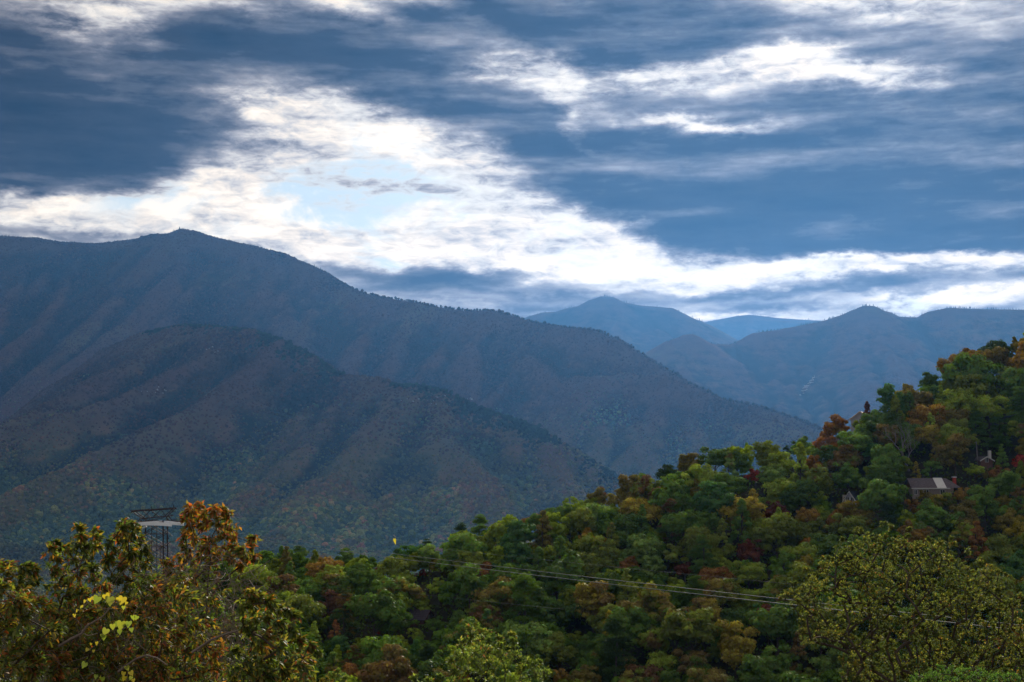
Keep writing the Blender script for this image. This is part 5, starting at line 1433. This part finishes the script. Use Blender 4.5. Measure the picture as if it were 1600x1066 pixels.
# bright sapling at the bottom centre
S = [(733, 983, 7), (742, 980, 7), (738, 992, 10), (750, 990, 9), (757, 998, 9), (760, 990, 5), (748, 1004, 11), (733, 1003, 9), (722, 1004, 8), (720, 1012, 8), (765, 1006, 9), (780, 1000, 6), (782, 1010, 9), (800, 994, 5), (802, 1004, 7), (803, 1015, 9),
     (742, 1018, 13), (762, 1020, 13), (725, 1024, 12), (782, 1026, 13), (803, 1028, 12), (712, 1032, 10), (703, 1036, 7), (822, 1036, 10), (836, 1040, 7), (842, 1036, 5), (840, 1052, 9), (740, 1036, 14), (765, 1040, 14), (715, 1048, 13), (790, 1044, 14), (815, 1050, 12)]
S += fill_poly([(700, 1050), (850, 1050), (860, 1100), (690, 1100)], 14, 22, rf)
c3, r3 = from_px(S, 42, rf, 1.2)
BR = [tuple(c * 1.7 for c in q) for q in [(0.045, 0.075, 0.016), (0.075, 0.115, 0.018), (0.12, 0.15, 0.025), (0.17, 0.16, 0.03), (0.20, 0.09, 0.03)]]
fg_tree('sapling', 'bright yellow-green sapling top rising from the bottom edge at centre', root_at(770, 42), c3, r3, 7000, 0.125, 0.22, BR, [3, 5, 3, 1, 0.3], 510, bias=(0, 0, 0.3), droop=0.1, r_max=0.09)
S = [(520, 1058, 6), (528, 1052, 6), (540, 1062, 6), (650, 1062, 8), (668, 1066, 9), (688, 1060, 7), (532, 1072, 12), (515, 1075, 10), (660, 1078, 14)]
c3, r3 = from_px(S[:3] + S[6:8], 40, rf, 0.5)
fg_tree('sapling', 'few bright leaf tips at the bottom edge right of the glossy sapling', root_at(528, 40), c3, r3, 700, 0.115, 0.22, BR, [3, 5, 3, 1, 0.3], 511, bias=(0, 0, 0.3), droop=0.1, r_max=0.05)
c3, r3 = from_px(S[3:6] + S[8:], 40, rf, 0.5)
fg_tree('sapling', 'low leaf tips at the bottom edge just left of the bright sapling', root_at(665, 40), c3, r3, 800, 0.115, 0.22, BR, [4, 4, 2, 0.5, 0.3], 512, bias=(0, 0, 0.3), droop=0.1, r_max=0.05)

# big tufted tree on the right
OUT = [(1222, 935), (1238, 922), (1258, 930), (1264, 905), (1282, 898), (1290, 878), (1306, 885), (1312, 852), (1330, 868), (1345, 842), (1362, 850), (1385, 838), (1400, 858), (1418, 846), (1436, 862), (1452, 850), (1470, 866), (1492, 858), (1512, 872), (1530, 880), (1545, 900),
       (1562, 905), (1575, 940), (1590, 950), (1600, 985), (1680, 985), (1680, 1095), (1330, 1095), (1312, 1060), (1322, 1010), (1290, 1000), (1262, 1010), (1246, 990), (1262, 960), (1240, 952)]
TU = [(a, b, c * 1.15) for a, b, c in fill_poly(OUT, 8.5, 600, rf, 1.1)]
TU += [(x + rf.normal(0, 5), y - abs(rf.normal(9, 4)), rf.uniform(4, 7)) for x, y in OUT if y < 960 and x < 1600 for _ in (0, 1)]
TU = [(x, y, r * rf.uniform(0.65, 1.35)) for x, y, r in TU if pn(np.array(x / 26.0), np.array(y / 20.0), 5) > -0.42 or y > 1000]
holes = [(1300, 955, 16, 10), (1350, 985, 12, 14), (1420, 1010, 14, 10), (1330, 905, 8, 8), (1480, 985, 12, 10), (1540, 960, 8, 14), (1290, 935, 10, 6), (1560, 1010, 12, 8), (1380, 1045, 14, 8)]
TU = [t for t in TU if not any(((t[0] - a) / b) ** 2 + ((t[1] - c) / d_) ** 2 < 1 for a, c, b, d_ in holes)]
c3, r3 = from_px(TU, 62, rf, 3.0)
TP = [tuple(c * 2.2 for c in q) for q in [(0.022, 0.036, 0.010), (0.045, 0.062, 0.014), (0.080, 0.095, 0.018), (0.13, 0.125, 0.022), (0.17, 0.11, 0.02), (0.20, 0.055, 0.02)]]
fg_tree('tufted_tree', 'large tufted green tree with orange tips standing at the right of the foreground', root_at(1436, 62), c3, r3, 125000, 0.108, 0.26, TP, [3.5, 6.5, 6, 2.0, 0.3, 0.12], 520, bias=(0.1, 0, 0.35), droop=0.0, twig=7, r_tip=0.014, r_max=0.26, stem_top=P(1432, 1010, 62))
# bright bush in the bottom right corner
BB = fill_poly([(1425, 1064), (1445, 1050), (1480, 1044), (1520, 1046), (1550, 1056), (1585, 1058), (1600, 1066), (1600, 1110), (1420, 1110)], 8, 90, rf, 0.9)
c3, r3 = from_px(BB, 38, rf, 0.9)
BG = [tuple(c * 1.7 for c in q) for q in [(0.030, 0.075, 0.012), (0.050, 0.115, 0.018), (0.085, 0.155, 0.025)]]
fg_tree('evergreen_bush', 'vivid green evergreen bush at the bottom right edge', root_at(1505, 38), c3, r3, 11000, 0.075, 0.13, BG, [3, 4, 2], 530, bias=(0, 0, 0.5), droop=-0.1, r_max=0.05, cat='bush')
